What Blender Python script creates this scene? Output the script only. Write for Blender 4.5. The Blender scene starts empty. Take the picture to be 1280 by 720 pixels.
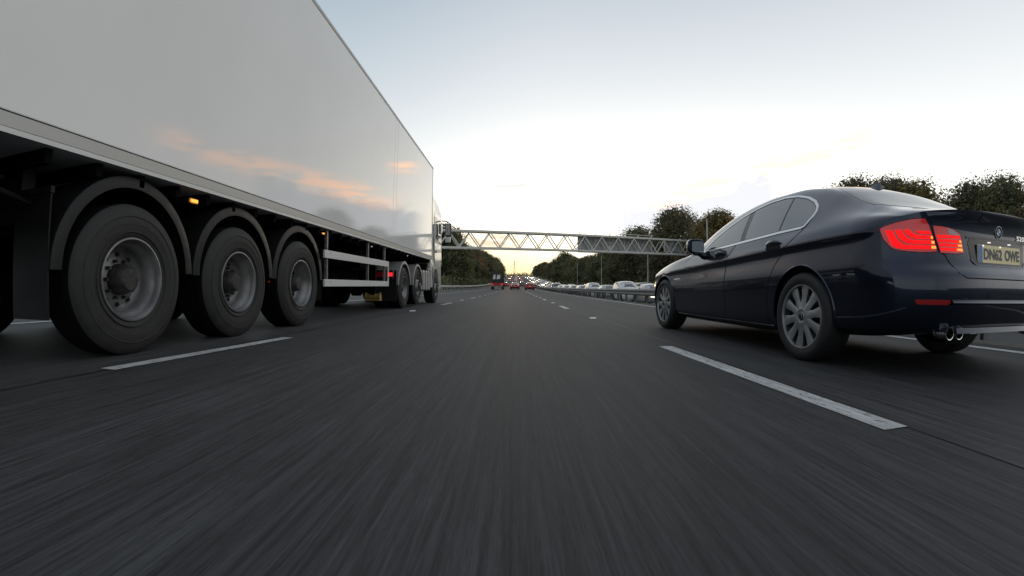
import bpy, bmesh, math, random
import numpy as np
from mathutils import Vector, Matrix
from mathutils.bvhtree import BVHTree
from mathutils.geometry import delaunay_2d_cdt
from mathutils.interpolate import poly_3d_calc
S = bpy.context.scene
COL = S.collection
R = math.radians
PI = math.pi
rnd = random.Random(7)

# ------------------------------------------------------------------ camera (wide action-camera lens), low over the middle lane
cd = bpy.data.cameras.new('camera')
cam = bpy.data.objects.new('camera', cd); COL.objects.link(cam)
cam.location = (0, 0, 0.51)
cam.rotation_euler = (R(90 - 0.31), 0, R(0.52))
cd.type = 'PANO'
cd.sensor_width = 36; cd.sensor_height = 20.25; cd.sensor_fit = 'HORIZONTAL'
cd.panorama_type = 'FISHEYE_LENS_POLYNOMIAL'
cd.fisheye_fov = R(200)
cd.fisheye_polynomial_k0 = 0.0
cd.fisheye_polynomial_k1 = -6.34574621e-02
cd.fisheye_polynomial_k2 = -2.03432973e-05
cd.fisheye_polynomial_k3 = 2.54063889e-05
cd.fisheye_polynomial_k4 = -3.58529927e-07
cd.clip_start = 0.02; cd.clip_end = 6000
S.camera = cam
S.render.engine = 'CYCLES'
S.cycles.max_bounces = 8
S.cycles.sample_clamp_indirect = 6
try: S.cycles.use_denoising = True
except Exception: pass
S.view_settings.view_transform = 'Standard'
S.view_settings.look = 'None'
S.view_settings.gamma = 1.0
S.view_settings.exposure = 0.0

SUN_EL, SUN_AZ = R(2.2), R(-1.5)          # azimuth from +Y towards +X

# ------------------------------------------------------------------ world: Nishita dusk sky with a few lit clouds
w = bpy.data.worlds.new('World'); S.world = w; w.use_nodes = True
nt = w.node_tree; nt.nodes.clear()
def N(nt, t, **k):
    n = nt.nodes.new(t)
    for a, b in k.items(): setattr(n, a, b)
    return n
def L(nt, a, b): nt.links.new(a, b)
def M1(nt, op, a, b=None, c=None):
    n = N(nt, 'ShaderNodeMath', operation=op)
    for i, v in enumerate((a, b, c)):
        if v is None: continue
        if isinstance(v, (int, float)): n.inputs[i].default_value = v
        else: L(nt, v, n.inputs[i])
    return n.outputs[0]
def MR(nt, v, a, b, c=0.0, d=1.0, smooth=True):
    n = N(nt, 'ShaderNodeMapRange'); n.interpolation_type = 'SMOOTHSTEP' if smooth else 'LINEAR'
    L(nt, v, n.inputs[0]); n.inputs[1].default_value = a; n.inputs[2].default_value = b
    n.inputs[3].default_value = c; n.inputs[4].default_value = d
    return n.outputs[0]
def MIX(nt, f, a, b, mode='MIX'):
    n = N(nt, 'ShaderNodeMix', data_type='RGBA', blend_type=mode)
    for i, v in ((0, f), (6, a), (7, b)):
        if isinstance(v, (int, float)): n.inputs[i].default_value = v
        elif isinstance(v, tuple): n.inputs[i].default_value = (*v, 1)
        else: L(nt, v, n.inputs[i])
    return n.outputs[2]
sky = N(nt, 'ShaderNodeTexSky', sky_type='NISHITA')
sky.sun_disc = False; sky.sun_elevation = SUN_EL; sky.sun_rotation = SUN_AZ
sky.air_density = 1.0; sky.dust_density = 1.5; sky.ozone_density = 2.0; sky.altitude = 60
tc = N(nt, 'ShaderNodeTexCoord')
sp = N(nt, 'ShaderNodeSeparateXYZ'); L(nt, tc.outputs['Generated'], sp.inputs[0])
X_, Y_, Z_ = sp.outputs
az = M1(nt, 'MULTIPLY', M1(nt, 'ARCTAN2', X_, Y_), 180 / PI)
el = M1(nt, 'MULTIPLY', M1(nt, 'ARCSINE', Z_), 180 / PI)
# bright high haze pales the sky towards the horizon; brightest to the right of the road, darkest behind the camera
az_abs = M1(nt, 'ABSOLUTE', az)
azr = M1(nt, 'ABSOLUTE', M1(nt, 'SUBTRACT', az, 25.0))
side = MR(nt, azr, 175.0, 60.0)
leftw = MR(nt, az, 8.0, -30.0)
hor = MIX(nt, side, (4.8, 5.0, 5.3), (16.0, 15.8, 15.0))
hor = MIX(nt, M1(nt, 'MULTIPLY', leftw, 0.55), hor, (9.0, 9.6, 10.0))
upp = MIX(nt, side, (3.6, 4.0, 4.5), (6.5, 7.1, 7.8))
upp = MIX(nt, M1(nt, 'MULTIPLY', leftw, 0.8), upp, (4.2, 5.3, 6.2))
zenc = MIX(nt, side, (3.8, 4.4, 5.2), (5.0, 5.6, 6.4))
g0 = MR(nt, el, 8.0, 36.0, smooth=False)
skyc = MIX(nt, M1(nt, 'POWER', g0, 0.6), hor, upp)
skyc = MIX(nt, MR(nt, el, 34.0, 85.0), skyc, zenc)
skyc = MIX(nt, 0.10, skyc, sky.outputs[0])
def gauss(a0, sa, e0, se):
    ga = M1(nt, 'POWER', M1(nt, 'MULTIPLY', M1(nt, 'SUBTRACT', az, a0), 1 / sa), 2.0)
    ge = M1(nt, 'POWER', M1(nt, 'MULTIPLY', M1(nt, 'SUBTRACT', el, e0), 1 / se), 2.0)
    return M1(nt, 'EXPONENT', M1(nt, 'MULTIPLY', M1(nt, 'ADD', ga, ge), -1.0))
skyc = MIX(nt, M1(nt, 'MULTIPLY', gauss(16, 26, 3, 11), 0.85), skyc, (23.0, 21.5, 17.5))
skyc = MIX(nt, M1(nt, 'MULTIPLY', gauss(-1, 13, -0.5, 6.2), 0.97), skyc, (11.6, 9.0, 4.0))
# clouds: a grey bank low on the right with sun-lit orange tops, small wisps over the road
def cloud_noise(fa, fe, det=6, rough=0.58, off=0.0):
    cv = N(nt, 'ShaderNodeCombineXYZ'); L(nt, M1(nt, 'MULTIPLY', az, fa), cv.inputs[0]); L(nt, M1(nt, 'MULTIPLY', el, fe), cv.inputs[1]); cv.inputs[2].default_value = off
    cn = N(nt, 'ShaderNodeTexNoise'); cn.inputs['Scale'].default_value = 1.0; cn.inputs['Detail'].default_value = det; cn.inputs['Roughness'].default_value = rough
    L(nt, cv.outputs[0], cn.inputs['Vector']); return cn.outputs[0]
def azband(a0, a1, soft): return M1(nt, 'MULTIPLY', MR(nt, az, a0 - soft, a0 + soft), MR(nt, az, a1 + soft, a1 - soft))
def elband(e, e0, e1, soft): return M1(nt, 'MULTIPLY', MR(nt, e, e0 - soft, e0 + soft), MR(nt, e, e1 + soft, e1 - soft))
n_b = cloud_noise(0.26, 0.30, 7, 0.6); n_o = cloud_noise(0.16, 0.95, 9, 0.68, 3.7); n_p = cloud_noise(0.35, 1.6, 6, 0.6, 8.1)
base_e = M1(nt, 'SUBTRACT', el, M1(nt, 'MULTIPLY', az, 0.20))
bank_e = M1(nt, 'SUBTRACT', base_e, M1(nt, 'MULTIPLY', M1(nt, 'SUBTRACT', n_b, 0.5), 6.0))
bank = M1(nt, 'MULTIPLY', MR(nt, bank_e, 7.0, 6.5), azband(12.5, 33, 1.5))
skyc = MIX(nt, M1(nt, 'MULTIPLY', bank, 0.95), skyc, (9.0, 9.2, 9.7))
om = M1(nt, 'MULTIPLY', elband(base_e, 6.3, 8.6, 0.9), azband(17, 45, 3.5))
om = M1(nt, 'MAXIMUM', M1(nt, 'MULTIPLY', om, MR(nt, n_o, 0.46, 0.55)), M1(nt, 'MULTIPLY', M1(nt, 'MULTIPLY', elband(el, 14.3, 15.4, 0.5), azband(13.2, 16.0, 1.6)), MR(nt, n_p, 0.36, 0.56)))
skyc = MIX(nt, M1(nt, 'MULTIPLY', om, 0.9), skyc, (38.0, 18.5, 8.6))
wm = M1(nt, 'MULTIPLY', M1(nt, 'MULTIPLY', elband(el, 12.2, 13.4, 0.6), azband(-7.5, 2.5, 2.0)), MR(nt, n_p, 0.47, 0.60))
skyc = MIX(nt, M1(nt, 'MULTIPLY', wm, 0.85), skyc, (8.4, 8.3, 8.2))
pm = M1(nt, 'MULTIPLY', M1(nt, 'MULTIPLY', elband(el, 4.6, 6.8, 0.8), azband(-10, 0.5, 1.5)), MR(nt, n_p, 0.40, 0.55))
skyc = MIX(nt, M1(nt, 'MULTIPLY', pm, 0.75), skyc, (9.0, 6.6, 4.6))
bg = N(nt, 'ShaderNodeBackground'); bg.inputs[1].default_value = 0.10
L(nt, skyc, bg.inputs[0])
wo = N(nt, 'ShaderNodeOutputWorld'); L(nt, bg.outputs[0], wo.inputs[0])

sd = bpy.data.lights.new('sun', 'SUN'); sd.energy = 0.12; sd.angle = R(2.0); sd.color = (1.0, 0.72, 0.42)
sun = bpy.data.objects.new('sun', sd); COL.objects.link(sun)
dsun = Vector((math.sin(SUN_AZ) * math.cos(SUN_EL), math.cos(SUN_AZ) * math.cos(SUN_EL), math.sin(SUN_EL)))
sun.rotation_euler = dsun.to_track_quat('Z', 'Y').to_euler()

# ------------------------------------------------------------------ helpers
def mat(name, col, rough=0.6, metal=0.0, coat=0.0, coat_rough=0.03, var=0.12, scale=6.0, bump=0.0, bump_scale=40.0,
        emit=None, estr=0.0, stretch=(1, 1, 1), spec=0.5, sheen=0.0, rvar=0.08, trans=0.0, flake=0.0):
    m = bpy.data.materials.new(name); m.use_nodes = True
    nt = m.node_tree; nt.nodes.clear()
    p = N(nt, 'ShaderNodeBsdfPrincipled'); o = N(nt, 'ShaderNodeOutputMaterial'); L(nt, p.outputs[0], o.inputs[0])
    tc = N(nt, 'ShaderNodeTexCoord'); mp = N(nt, 'ShaderNodeMapping'); mp.inputs['Scale'].default_value = stretch
    L(nt, tc.outputs['Object'], mp.inputs[0])
    n1 = N(nt, 'ShaderNodeTexNoise'); n1.inputs['Scale'].default_value = scale; n1.inputs['Detail'].default_value = 6
    L(nt, mp.outputs[0], n1.inputs['Vector'])
    f = MR(nt, n1.outputs[0], 0.3, 0.7, 1 - var, 1 + var, False)
    vm = N(nt, 'ShaderNodeVectorMath', operation='SCALE'); vm.inputs[0].default_value = col; L(nt, f, vm.inputs['Scale'])
    L(nt, vm.outputs[0], p.inputs['Base Color'])
    rr = MR(nt, n1.outputs[0], 0.3, 0.7, max(0, rough - rvar * rough), min(1, rough + rvar), False)
    L(nt, rr, p.inputs['Roughness'])
    p.inputs['Metallic'].default_value = metal
    p.inputs['Specular IOR Level'].default_value = spec
    p.inputs['Coat Weight'].default_value = coat; p.inputs['Coat Roughness'].default_value = coat_rough
    if bump:
        n2 = N(nt, 'ShaderNodeTexNoise'); n2.inputs['Scale'].default_value = bump_scale; n2.inputs['Detail'].default_value = 4
        L(nt, mp.outputs[0], n2.inputs['Vector'])
        b = N(nt, 'ShaderNodeBump'); b.inputs['Strength'].default_value = bump; b.inputs['Distance'].default_value = 0.02
        L(nt, n2.outputs[0], b.inputs['Height']); L(nt, b.outputs[0], p.inputs['Normal'])
    if emit:
        p.inputs['Emission Color'].default_value = (*emit, 1); p.inputs['Emission Strength'].default_value = estr
    return m

class MB:
    def __init__(s): s.v = []; s.f = []; s.mi = []; s.cur = 0
    def add(s, vs, fs):
        k = len(s.v); s.v += [tuple(v) for v in vs]; s.f += [tuple(i + k for i in f) for f in fs]; s.mi += [s.cur] * len(fs); return s
    def box(s, x0, x1, y0, y1, z0, z1):
        s.add([(x0,y0,z0),(x1,y0,z0),(x1,y1,z0),(x0,y1,z0),(x0,y0,z1),(x1,y0,z1),(x1,y1,z1),(x0,y1,z1)],
              [(0,3,2,1),(4,5,6,7),(0,1,5,4),(1,2,6,5),(2,3,7,6),(3,0,4,7)]); return s
    def bar(s, a, b, wd, ht=None, up=(0, 0, 1)):
        a, b = Vector(a), Vector(b); ht = ht or wd; d = (b - a).normalized(); u = Vector(up)
        if abs(d.dot(u)) > 0.98: u = Vector((1, 0, 0))
        r = d.cross(u).normalized(); u = r.cross(d)
        vs = [p + r * sx * wd / 2 + u * sz * ht / 2 for p in (a, b) for sx, sz in ((-1,-1),(1,-1),(1,1),(-1,1))]
        s.add(vs, [(0,1,2,3),(7,6,5,4),(0,4,5,1),(1,5,6,2),(2,6,7,3),(3,7,4,0)]); return s
    def tube(s, pts, r, n=10, cap=True):
        pts = [Vector(p) for p in pts]; rs = r if isinstance(r, (list, tuple)) else [r] * len(pts)
        k = len(s.v); prev = None
        for i, p in enumerate(pts):
            d = (pts[min(i + 1, len(pts) - 1)] - pts[max(i - 1, 0)]).normalized()
            u = Vector((0, 0, 1)) if abs(d.z) < 0.95 else Vector((1, 0, 0))
            a = d.cross(u).normalized(); b = d.cross(a).normalized()
            s.v += [tuple(p + (a * math.cos(t) + b * math.sin(t)) * rs[i]) for t in [2 * PI * j / n for j in range(n)]]
        for i in range(len(pts) - 1):
            for j in range(n):
                s.f.append((k + i*n + j, k + i*n + (j+1) % n, k + (i+1)*n + (j+1) % n, k + (i+1)*n + j)); s.mi.append(s.cur)
        if cap:
            s.f.append(tuple(k + j for j in range(n))[::-1]); s.f.append(tuple(k + (len(pts)-1)*n + j for j in range(n))); s.mi += [s.cur] * 2
        return s
    def lathe_x(s, prof, c, n=48, closed=False):
        # prof: (x, r) pairs revolved about an axis along X through c
        k = len(s.v); m = len(prof)
        for i in range(n):
            t = 2 * PI * i / n
            s.v += [(c[0] + x, c[1] + r * math.cos(t), c[2] + r * math.sin(t)) for x, r in prof]
        for i in range(n):
            for j in range(m - 1 + (1 if closed else 0)):
                a, b = k + i*m + j, k + i*m + (j+1) % m; c2, d = k + ((i+1) % n)*m + (j+1) % m, k + ((i+1) % n)*m + j
                s.f.append((a, b, c2, d)); s.mi.append(s.cur)
        return s
    def prism_y(s, poly, y0, y1):      # poly in (x, z)
        n = len(poly); s.add([(x, y0, z) for x, z in poly] + [(x, y1, z) for x, z in poly],
            [tuple(range(n)), tuple(range(2*n - 1, n - 1, -1))] + [(i, i + n, (i+1) % n + n, (i+1) % n) for i in range(n)]); return s
    def prism_x(s, poly, x0, x1):      # poly in (y, z)
        n = len(poly); s.add([(x0, y, z) for y, z in poly] + [(x1, y, z) for y, z in poly],
            [tuple(range(n)), tuple(range(2*n - 1, n - 1, -1))] + [(i, i + n, (i+1) % n + n, (i+1) % n) for i in range(n)]); return s
    def build(s, name, mats, parent=None, smooth=None, bevel=0.0):
        me = bpy.data.meshes.new(name); me.from_pydata(s.v, [], s.f)
        ms = mats if isinstance(mats, (list, tuple)) else [mats]
        for m in ms: me.materials.append(m)
        if len(ms) > 1: me.polygons.foreach_set('material_index', s.mi)
        bm = bmesh.new(); bm.from_mesh(me); bmesh.ops.recalc_face_normals(bm, faces=bm.faces)
        if bevel: bmesh.ops.bevel(bm, geom=[e for e in bm.edges if e.is_manifold and e.calc_face_angle(0) > 0.6], offset=bevel, segments=2, affect='EDGES', profile=0.6)
        bm.to_mesh(me); bm.free()
        if smooth is not None:
            me.shade_smooth()
            if bevel:      # area-weighted normals keep the big flats flat
                vn = [Vector((0, 0, 0)) for _ in me.vertices]
                for p in me.polygons:
                    for i in p.vertices: vn[i] += p.normal * p.area
                me.normals_split_custom_set_from_vertices([v.normalized() if v.length else v for v in vn])
            else: me.set_sharp_from_angle(angle=R(smooth))
        o = bpy.data.objects.new(name, me); COL.objects.link(o)
        if parent: o.parent = parent
        return o
def empty(name, loc=(0, 0, 0), rz=0.0, rot=None):
    o = bpy.data.objects.new(name, None); COL.objects.link(o); o.location = loc
    o.rotation_euler = rot if rot else (0, 0, rz); o.empty_display_size = 0.3
    return o
ORD = ['first', 'second', 'third', 'fourth', 'fifth', 'sixth', 'seventh', 'eighth', 'ninth', 'tenth', 'eleventh', 'twelfth', 'thirteenth', 'fourteenth', 'fifteenth', 'sixteenth', 'seventeenth', 'eighteenth', 'nineteenth', 'twentieth']
def ordn(i):
    if i < 20: return ORD[i]
    t = {2: 'twenty', 3: 'thirty', 4: 'forty', 5: 'fifty', 6: 'sixty'}[(i + 1) // 10]; r = (i + 1) % 10
    return {'twenty': 'twentieth', 'thirty': 'thirtieth', 'forty': 'fortieth', 'fifty': 'fiftieth', 'sixty': 'sixtieth'}[t] if r == 0 else t + ' ' + ORD[r - 1]
def split_loose(o):
    bm = bmesh.new(); bm.from_mesh(o.data); bm.verts.ensure_lookup_table(); seen = set(); isl = []
    for v in bm.verts:
        if v.index in seen: continue
        st = [v]; seen.add(v.index); cur = []
        while st:
            q = st.pop(); cur.append(q.index)
            for e in q.link_edges:
                w_ = e.other_vert(q)
                if w_.index not in seen: seen.add(w_.index); st.append(w_)
        isl.append(set(cur))
    bm.free()
    if len(isl) < 2: return
    nm_ = o.name.split('.')[0]; smooth = bool(o.data.polygons[0].use_smooth)
    for k, I in enumerate(isl[1:] + isl[:1]):
        idx = sorted(I); mp_ = {a: b for b, a in enumerate(idx)}
        fs = [p for p in o.data.polygons if p.vertices[0] in I]
        me = bpy.data.meshes.new(nm_); me.from_pydata([o.data.vertices[i].co.copy() for i in idx], [], [tuple(mp_[i] for i in p.vertices) for p in fs])
        for m_ in o.data.materials: me.materials.append(m_)
        for a, b in zip(me.polygons, fs): a.material_index = b.material_index
        if smooth: me.shade_smooth(); me.set_sharp_from_angle(angle=R(40))
        if k == len(isl) - 1: o.data = me
        else: q = bpy.data.objects.new(nm_, me); COL.objects.link(q); q.parent = o.parent
def tag(o, label=None, cat=None, group=None, kind=None):
    if label: o['label'] = label
    if cat: o['category'] = cat
    if group: o['group'] = group
    if kind: o['kind'] = kind
    return o
def copy_tree(o, parent=None):
    c = o.copy(); COL.objects.link(c)
    if parent: c.parent = parent
    for ch in list(o.children): copy_tree(ch, c)
    return c
def pch(tab):
    xs = np.array([a for a, _ in tab], float); ys = np.array([b for _, b in tab], float)
    o = np.argsort(xs); xs = xs[o]; ys = ys[o]
    h = np.diff(xs); d = np.diff(ys) / h; m = np.zeros(len(xs)); m[0] = d[0]; m[-1] = d[-1]
    for i in range(1, len(xs) - 1):
        if d[i-1] * d[i] > 0:
            w1 = 2*h[i] + h[i-1]; w2 = h[i] + 2*h[i-1]; m[i] = (w1 + w2) / (w1 / d[i-1] + w2 / d[i])
    def f(x):
        x = min(max(x, xs[0]), xs[-1]); i = min(max(int(np.searchsorted(xs, x)) - 1, 0), len(h) - 1)
        t = (x - xs[i]) / h[i]
        return float(ys[i]*(1+2*t)*(1-t)**2 + h[i]*m[i]*t*(1-t)**2 + ys[i+1]*t*t*(3-2*t) + h[i]*m[i+1]*t*t*(t-1))
    return f

# ------------------------------------------------------------------ ground
P_ = pch([(-60, 0.4), (-20, 0.14), (0, 0), (5, -0.035), (15, -0.12), (50, -0.28), (90, -0.33), (140, -0.05), (200, 1.1), (300, 3.9), (400, 7.2), (500, 10.4), (600, 12.6), (750, 13.6), (4000, 13.6)])
def gz(x, y):
    c = -0.017 * min(max(x, -10), 22)
    if x > 5.6: c -= 0.44 * min(1, (x - 5.6) / 1.6)
    return P_(y) + c
YS = [i * 1.0 for i in range(-30, 150)] + [150 + 5 * i for i in range(0, 100)] + [650 + 25 * i for i in range(0, 40)]
def sheet(name, x0, x1, material, off=0.0, y0=-30, y1=1600, nx=1, xs=None, parent=None):
    ys = [y0] + [y for y in YS if y0 < y < y1] + [y1]
    xs = xs or [x0 + (x1 - x0) * i / nx for i in range(nx + 1)]
    m = MB(); n = len(xs)
    vs = [(x, y, gz(x, y) + off) for y in ys for x in xs]
    fs = [(j*n + i, j*n + i + 1, (j+1)*n + i + 1, (j+1)*n + i) for j in range(len(ys) - 1) for i in range(n - 1)]
    m.add(vs, fs); return m.build(name, material, parent, smooth=30)

def road_mat(name, base=0.05, warm=0.0):
    m = bpy.data.materials.new(name); m.use_nodes = True; nt = m.node_tree; nt.nodes.clear()
    p = N(nt, 'ShaderNodeBsdfPrincipled'); o = N(nt, 'ShaderNodeOutputMaterial'); L(nt, p.outputs[0], o.inputs[0])
    tc = N(nt, 'ShaderNodeTexCoord')
    def noise(sx, sy, sc, det=5, rough=0.6):
        mp = N(nt, 'ShaderNodeMapping'); mp.inputs['Scale'].default_value = (sx, sy, 1); L(nt, tc.outputs['Object'], mp.inputs[0])
        n = N(nt, 'ShaderNodeTexNoise'); n.inputs['Scale'].default_value = sc; n.inputs['Detail'].default_value = det
        n.inputs['Roughness'].default_value = rough; L(nt, mp.outputs[0], n.inputs['Vector']); return n.outputs[0]
    streak = noise(1.0, 0.035, 62, 4, 0.7)         # stretched lengthwise into speed streaks
    fine = noise(1.0, 0.09, 210, 2)
    broad = noise(1.0, 0.03, 21, 3, 0.6)
    track = noise(1.0, 0.004, 0.9, 2)
    patch = noise(1.0, 0.15, 0.8, 4)
    f = M1(nt, 'ADD', MR(nt, streak, 0.36, 0.68, 0.50, 1.62, False), MR(nt, fine, 0.3, 0.7, -0.16, 0.16, False))
    f = M1(nt, 'MULTIPLY', f, MR(nt, broad, 0.3, 0.7, 0.78, 1.22, False))
    f = M1(nt, 'MULTIPLY', f, MR(nt, track, 0.35, 0.65, 0.86, 1.14))
    f = M1(nt, 'MULTIPLY', f, MR(nt, patch, 0.35, 0.65, 0.93, 1.07))
    vm = N(nt, 'ShaderNodeVectorMath', operation='SCALE'); vm.inputs[0].default_value = (base * (1 + warm), base, base * (1.03 - warm)); L(nt, f, vm.inputs['Scale'])
    L(nt, vm.outputs[0], p.inputs['Base Color'])
    L(nt, MR(nt, streak, 0.3, 0.7, 0.66, 0.82, False), p.inputs['Roughness'])
    p.inputs['Specular IOR Level'].default_value = 0.30
    b = N(nt, 'ShaderNodeBump'); b.inputs['Strength'].default_value = 0.35; b.inputs['Distance'].default_value = 0.01
    L(nt, streak, b.inputs['Height']); L(nt, b.outputs[0], p.inputs['Normal'])
    return m
M_road = road_mat('asphalt', 0.034)
M_road2 = road_mat('shoulder_asphalt', 0.045, 0.03)
M_grass = mat('verge_grass', (0.045, 0.060, 0.022), 0.95, var=0.45, scale=1.2, bump=0.6, bump_scale=9)
M_gravel = mat('reserve_gravel', (0.085, 0.080, 0.066), 0.95, var=0.35, scale=9, bump=0.5, bump_scale=30)
M_paint = mat('road_paint', (0.46, 0.46, 0.45), 0.6, var=0.28, scale=7, stretch=(6, 0.5, 1), bump=0.2, bump_scale=60)
_nt = M_paint.node_tree; _p = _nt.nodes['Principled BSDF']; _tc = N(_nt, 'ShaderNodeTexCoord'); _mp = N(_nt, 'ShaderNodeMapping'); _mp.inputs['Scale'].default_value = (1, 0.25, 1)
_n = N(_nt, 'ShaderNodeTexNoise'); _n.inputs['Scale'].default_value = 55; _n.inputs['Detail'].default_value = 5; _n.inputs['Roughness'].default_value = 0.7
L(_nt, _tc.outputs['Object'], _mp.inputs[0]); L(_nt, _mp.outputs[0], _n.inputs['Vector']); L(_nt, MR(_nt, _n.outputs[0], 0.34, 0.44), _p.inputs['Alpha'])
M_stud = mat('reflecting_stud', (0.75, 0.76, 0.74), 0.25, var=0.1, emit=(1, 1, 0.95), estr=0.0)

gr = sheet('ground', 0, 0, M_grass, -0.03, -30, 1600, xs=[-900, -300, -120, -60, -30, -16, -10.6, -10, -6, -2, 2, 5.6, 7.2, 12, 18.4, 22, 30, 60, 120, 300, 900])
tag(gr, kind='structure')
tag(sheet('road', -5.95, 5.05, M_road, 0.0, -30, 1500, nx=6), kind='structure')
tag(sheet('hard_shoulder', -9.6, -5.95, M_road2, -0.002, -30, 1500, nx=2), kind='structure')
tag(sheet('central_reservation', 5.05, 7.1, M_gravel, -0.012, -30, 1500, xs=[5.05, 5.6, 6.3, 7.1]), kind='structure')
tag(sheet('oncoming_road', 7.1, 18.9, M_road, 0.0, -30, 1500, xs=[7.1, 7.2, 9, 11.1, 14.7, 18.9]), kind='structure')

def strip(m, x0, x1, y0, y1, off, wd=0.12):
    n = max(2, int(abs(y1 - y0) / 1.0) + 1)
    for i in range(n):
        a, b = i / n, (i + 1) / n
        ya, yb = y0 + (y1 - y0) * a, y0 + (y1 - y0) * b; xa, xb = x0 + (x1 - x0) * a, x0 + (x1 - x0) * b
        m.add([(xa - wd/2, ya, gz(xa, ya) + off), (xa + wd/2, ya, gz(xa, ya) + off), (xb + wd/2, yb, gz(xb, yb) + off), (xb - wd/2, yb, gz(xb, yb) + off)], [(0, 1, 2, 3)])
mk = MB()
LX, RX = -2.22, 1.40
DL = [(-2.36, 2.02, -2.19, 4.0)]; DR = [(1.450, 1.36, 1.375, 4.0)]
for x0, y0, x1, y1 in DL + DR: strip(mk, x0, x1, y0, y1, 0.004, 0.125)
y = 13.0
while y < 700:
    strip(mk, LX, LX, y + 0.3, y + 2.3, 0.004 if y < 60 else 0.01, 0.13); strip(mk, RX, RX, y - 0.9, y + 1.1, 0.004 if y < 60 else 0.01, 0.13); y += 9.0
strip(mk, -5.8, -5.8, -20, 900, 0.005, 0.16); strip(mk, 4.62, 4.62, -20, 900, 0.005, 0.13)
for x in (7.6, 18.5): strip(mk, x, x, -20, 900, 0.005, 0.15)
for x in (11.2, 14.85):
    y = 2.0
    while y < 700: strip(mk, x, x, y, y + 2, 0.006, 0.13); y += 9
tag(mk.build('road_markings', M_paint), kind='structure')

jm = MB()
strip(jm, 1.53, 1.50, -20, 300, 0.0025, 0.03); strip(jm, -2.36, -2.36, -20, 300, 0.0025, 0.025)
tag(jm.build('road_joint', mat('bitumen_joint', (0.012, 0.012, 0.012), 0.6, var=0.3, scale=5)), kind='structure')
# road studs
def stud(x, y, src=None, lab=''):
    if src is None:
        m = MB(); m.prism_x([(-0.06, 0), (-0.035, 0.018), (0.035, 0.018), (0.06, 0)], -0.055, 0.055)
        o = m.build('road_stud', M_stud)
    else: o = src.copy(); COL.objects.link(o)
    o.location = (x, y, gz(x, y) + 0.004); tag(o, lab, 'road stud', 'reflecting studs between the lane dashes'); return o
s0 = stud(-2.19, 9.35, None, 'reflecting road stud in the gap of the lane line beside the lorry')
stud(1.38, 8.0, s0, 'reflecting road stud in the gap of the lane line beside the dark saloon')
for i in range(1, 6):
    stud(LX, 9.35 + 9 * i, s0, 'small distant reflecting stud, %s along the left lane line' % ORD[i]); stud(RX, 8.0 + 9 * i, s0, 'small distant reflecting stud, %s along the right lane line' % ORD[i])

# ------------------------------------------------------------------ shared materials
M_white = mat('trailer_white_panel', (0.77, 0.762, 0.745), 0.035, var=0.025, scale=0.8, spec=0.5, rvar=0.03)
M_alu = mat('aluminium_rail', (0.42, 0.42, 0.40), 0.42, metal=0.25, var=0.08, scale=3, stretch=(1, 0.3, 3))
M_aluL = mat('white_lip', (0.62, 0.62, 0.60), 0.35, var=0.05, scale=2)
M_cabw = mat('cab_white_paint', (0.66, 0.66, 0.63), 0.2, var=0.04, coat=0.6, scale=1.5)
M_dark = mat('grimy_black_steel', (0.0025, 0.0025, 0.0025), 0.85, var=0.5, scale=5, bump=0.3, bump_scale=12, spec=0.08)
M_plas = mat('black_plastic', (0.005, 0.005, 0.0055), 0.55, spec=0.25, var=0.25, scale=5)
M_guard = mat('worn_guard_plastic', (0.010, 0.0105, 0.011), 0.42, spec=0.25, var=0.3, scale=6, bump=0.15, bump_scale=14)
M_gguard = mat('grey_guard_plastic', (0.24, 0.24, 0.23), 0.5, var=0.2, scale=5)
M_rub = mat('tyre_rubber', (0.019, 0.019, 0.018), 0.72, var=0.35, scale=9, bump=0.2, bump_scale=50)
M_tread = mat('shaded_tread_rubber', (0.0055, 0.0055, 0.0055), 0.9, var=0.3, scale=12, spec=0.1)  # tread painted darker than the sidewall, its shade put into the colour
M_rim = mat('dirty_steel_rim', (0.20, 0.20, 0.20), 0.42, metal=0.55, var=0.35, scale=5, bump=0.1, bump_scale=25)
M_hub = mat('greasy_hub', (0.035, 0.034, 0.033), 0.5, metal=0.3, var=0.5, scale=14, bump=0.3, bump_scale=40)
M_bolt = mat('wheel_nut_steel', (0.24, 0.24, 0.24), 0.4, metal=0.7, var=0.3, scale=20)
M_brass = mat('rusty_yellow_paint', (0.26, 0.18, 0.05), 0.6, var=0.45, scale=12)
M_amber = mat('amber_lamp_lit', (0.8, 0.3, 0.03), 0.3, emit=(1.0, 0.36, 0.04), estr=1.6)
M_wlamp = mat('white_marker_lamp_lit', (0.8, 0.8, 0.75), 0.3, emit=(1, 0.9, 0.8), estr=1.0)
M_redlit = mat('red_lamp_lit', (0.5, 0.01, 0.01), 0.25, emit=(1.0, 0.02, 0.03), estr=1.3)
M_redlens = mat('red_lens', (0.32, 0.010, 0.012), 0.12, var=0.05, coat=0.8)
M_glass = mat('dark_tinted_glass', (0.012, 0.014, 0.015), 0.03, var=0.05, spec=0.9)
M_cglass = mat('saloon_tinted_glass', (0.020, 0.023, 0.025), 0.02, var=0.04, spec=1.0)
M_cglass.node_tree.nodes['Principled BSDF'].inputs['IOR'].default_value = 1.95
M_chrome = mat('satin_chrome', (0.62, 0.63, 0.64), 0.16, metal=1.0, var=0.04)
M_mirr = mat('mirror_glass', (0.45, 0.47, 0.48), 0.05, metal=1.0, var=0.02)
M_black = mat('gloss_black_trim', (0.006, 0.006, 0.007), 0.12, var=0.1)
M_gap = mat('panel_gap_shadow_rubber', (0.003, 0.003, 0.003), 0.9, var=0.1)

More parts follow.
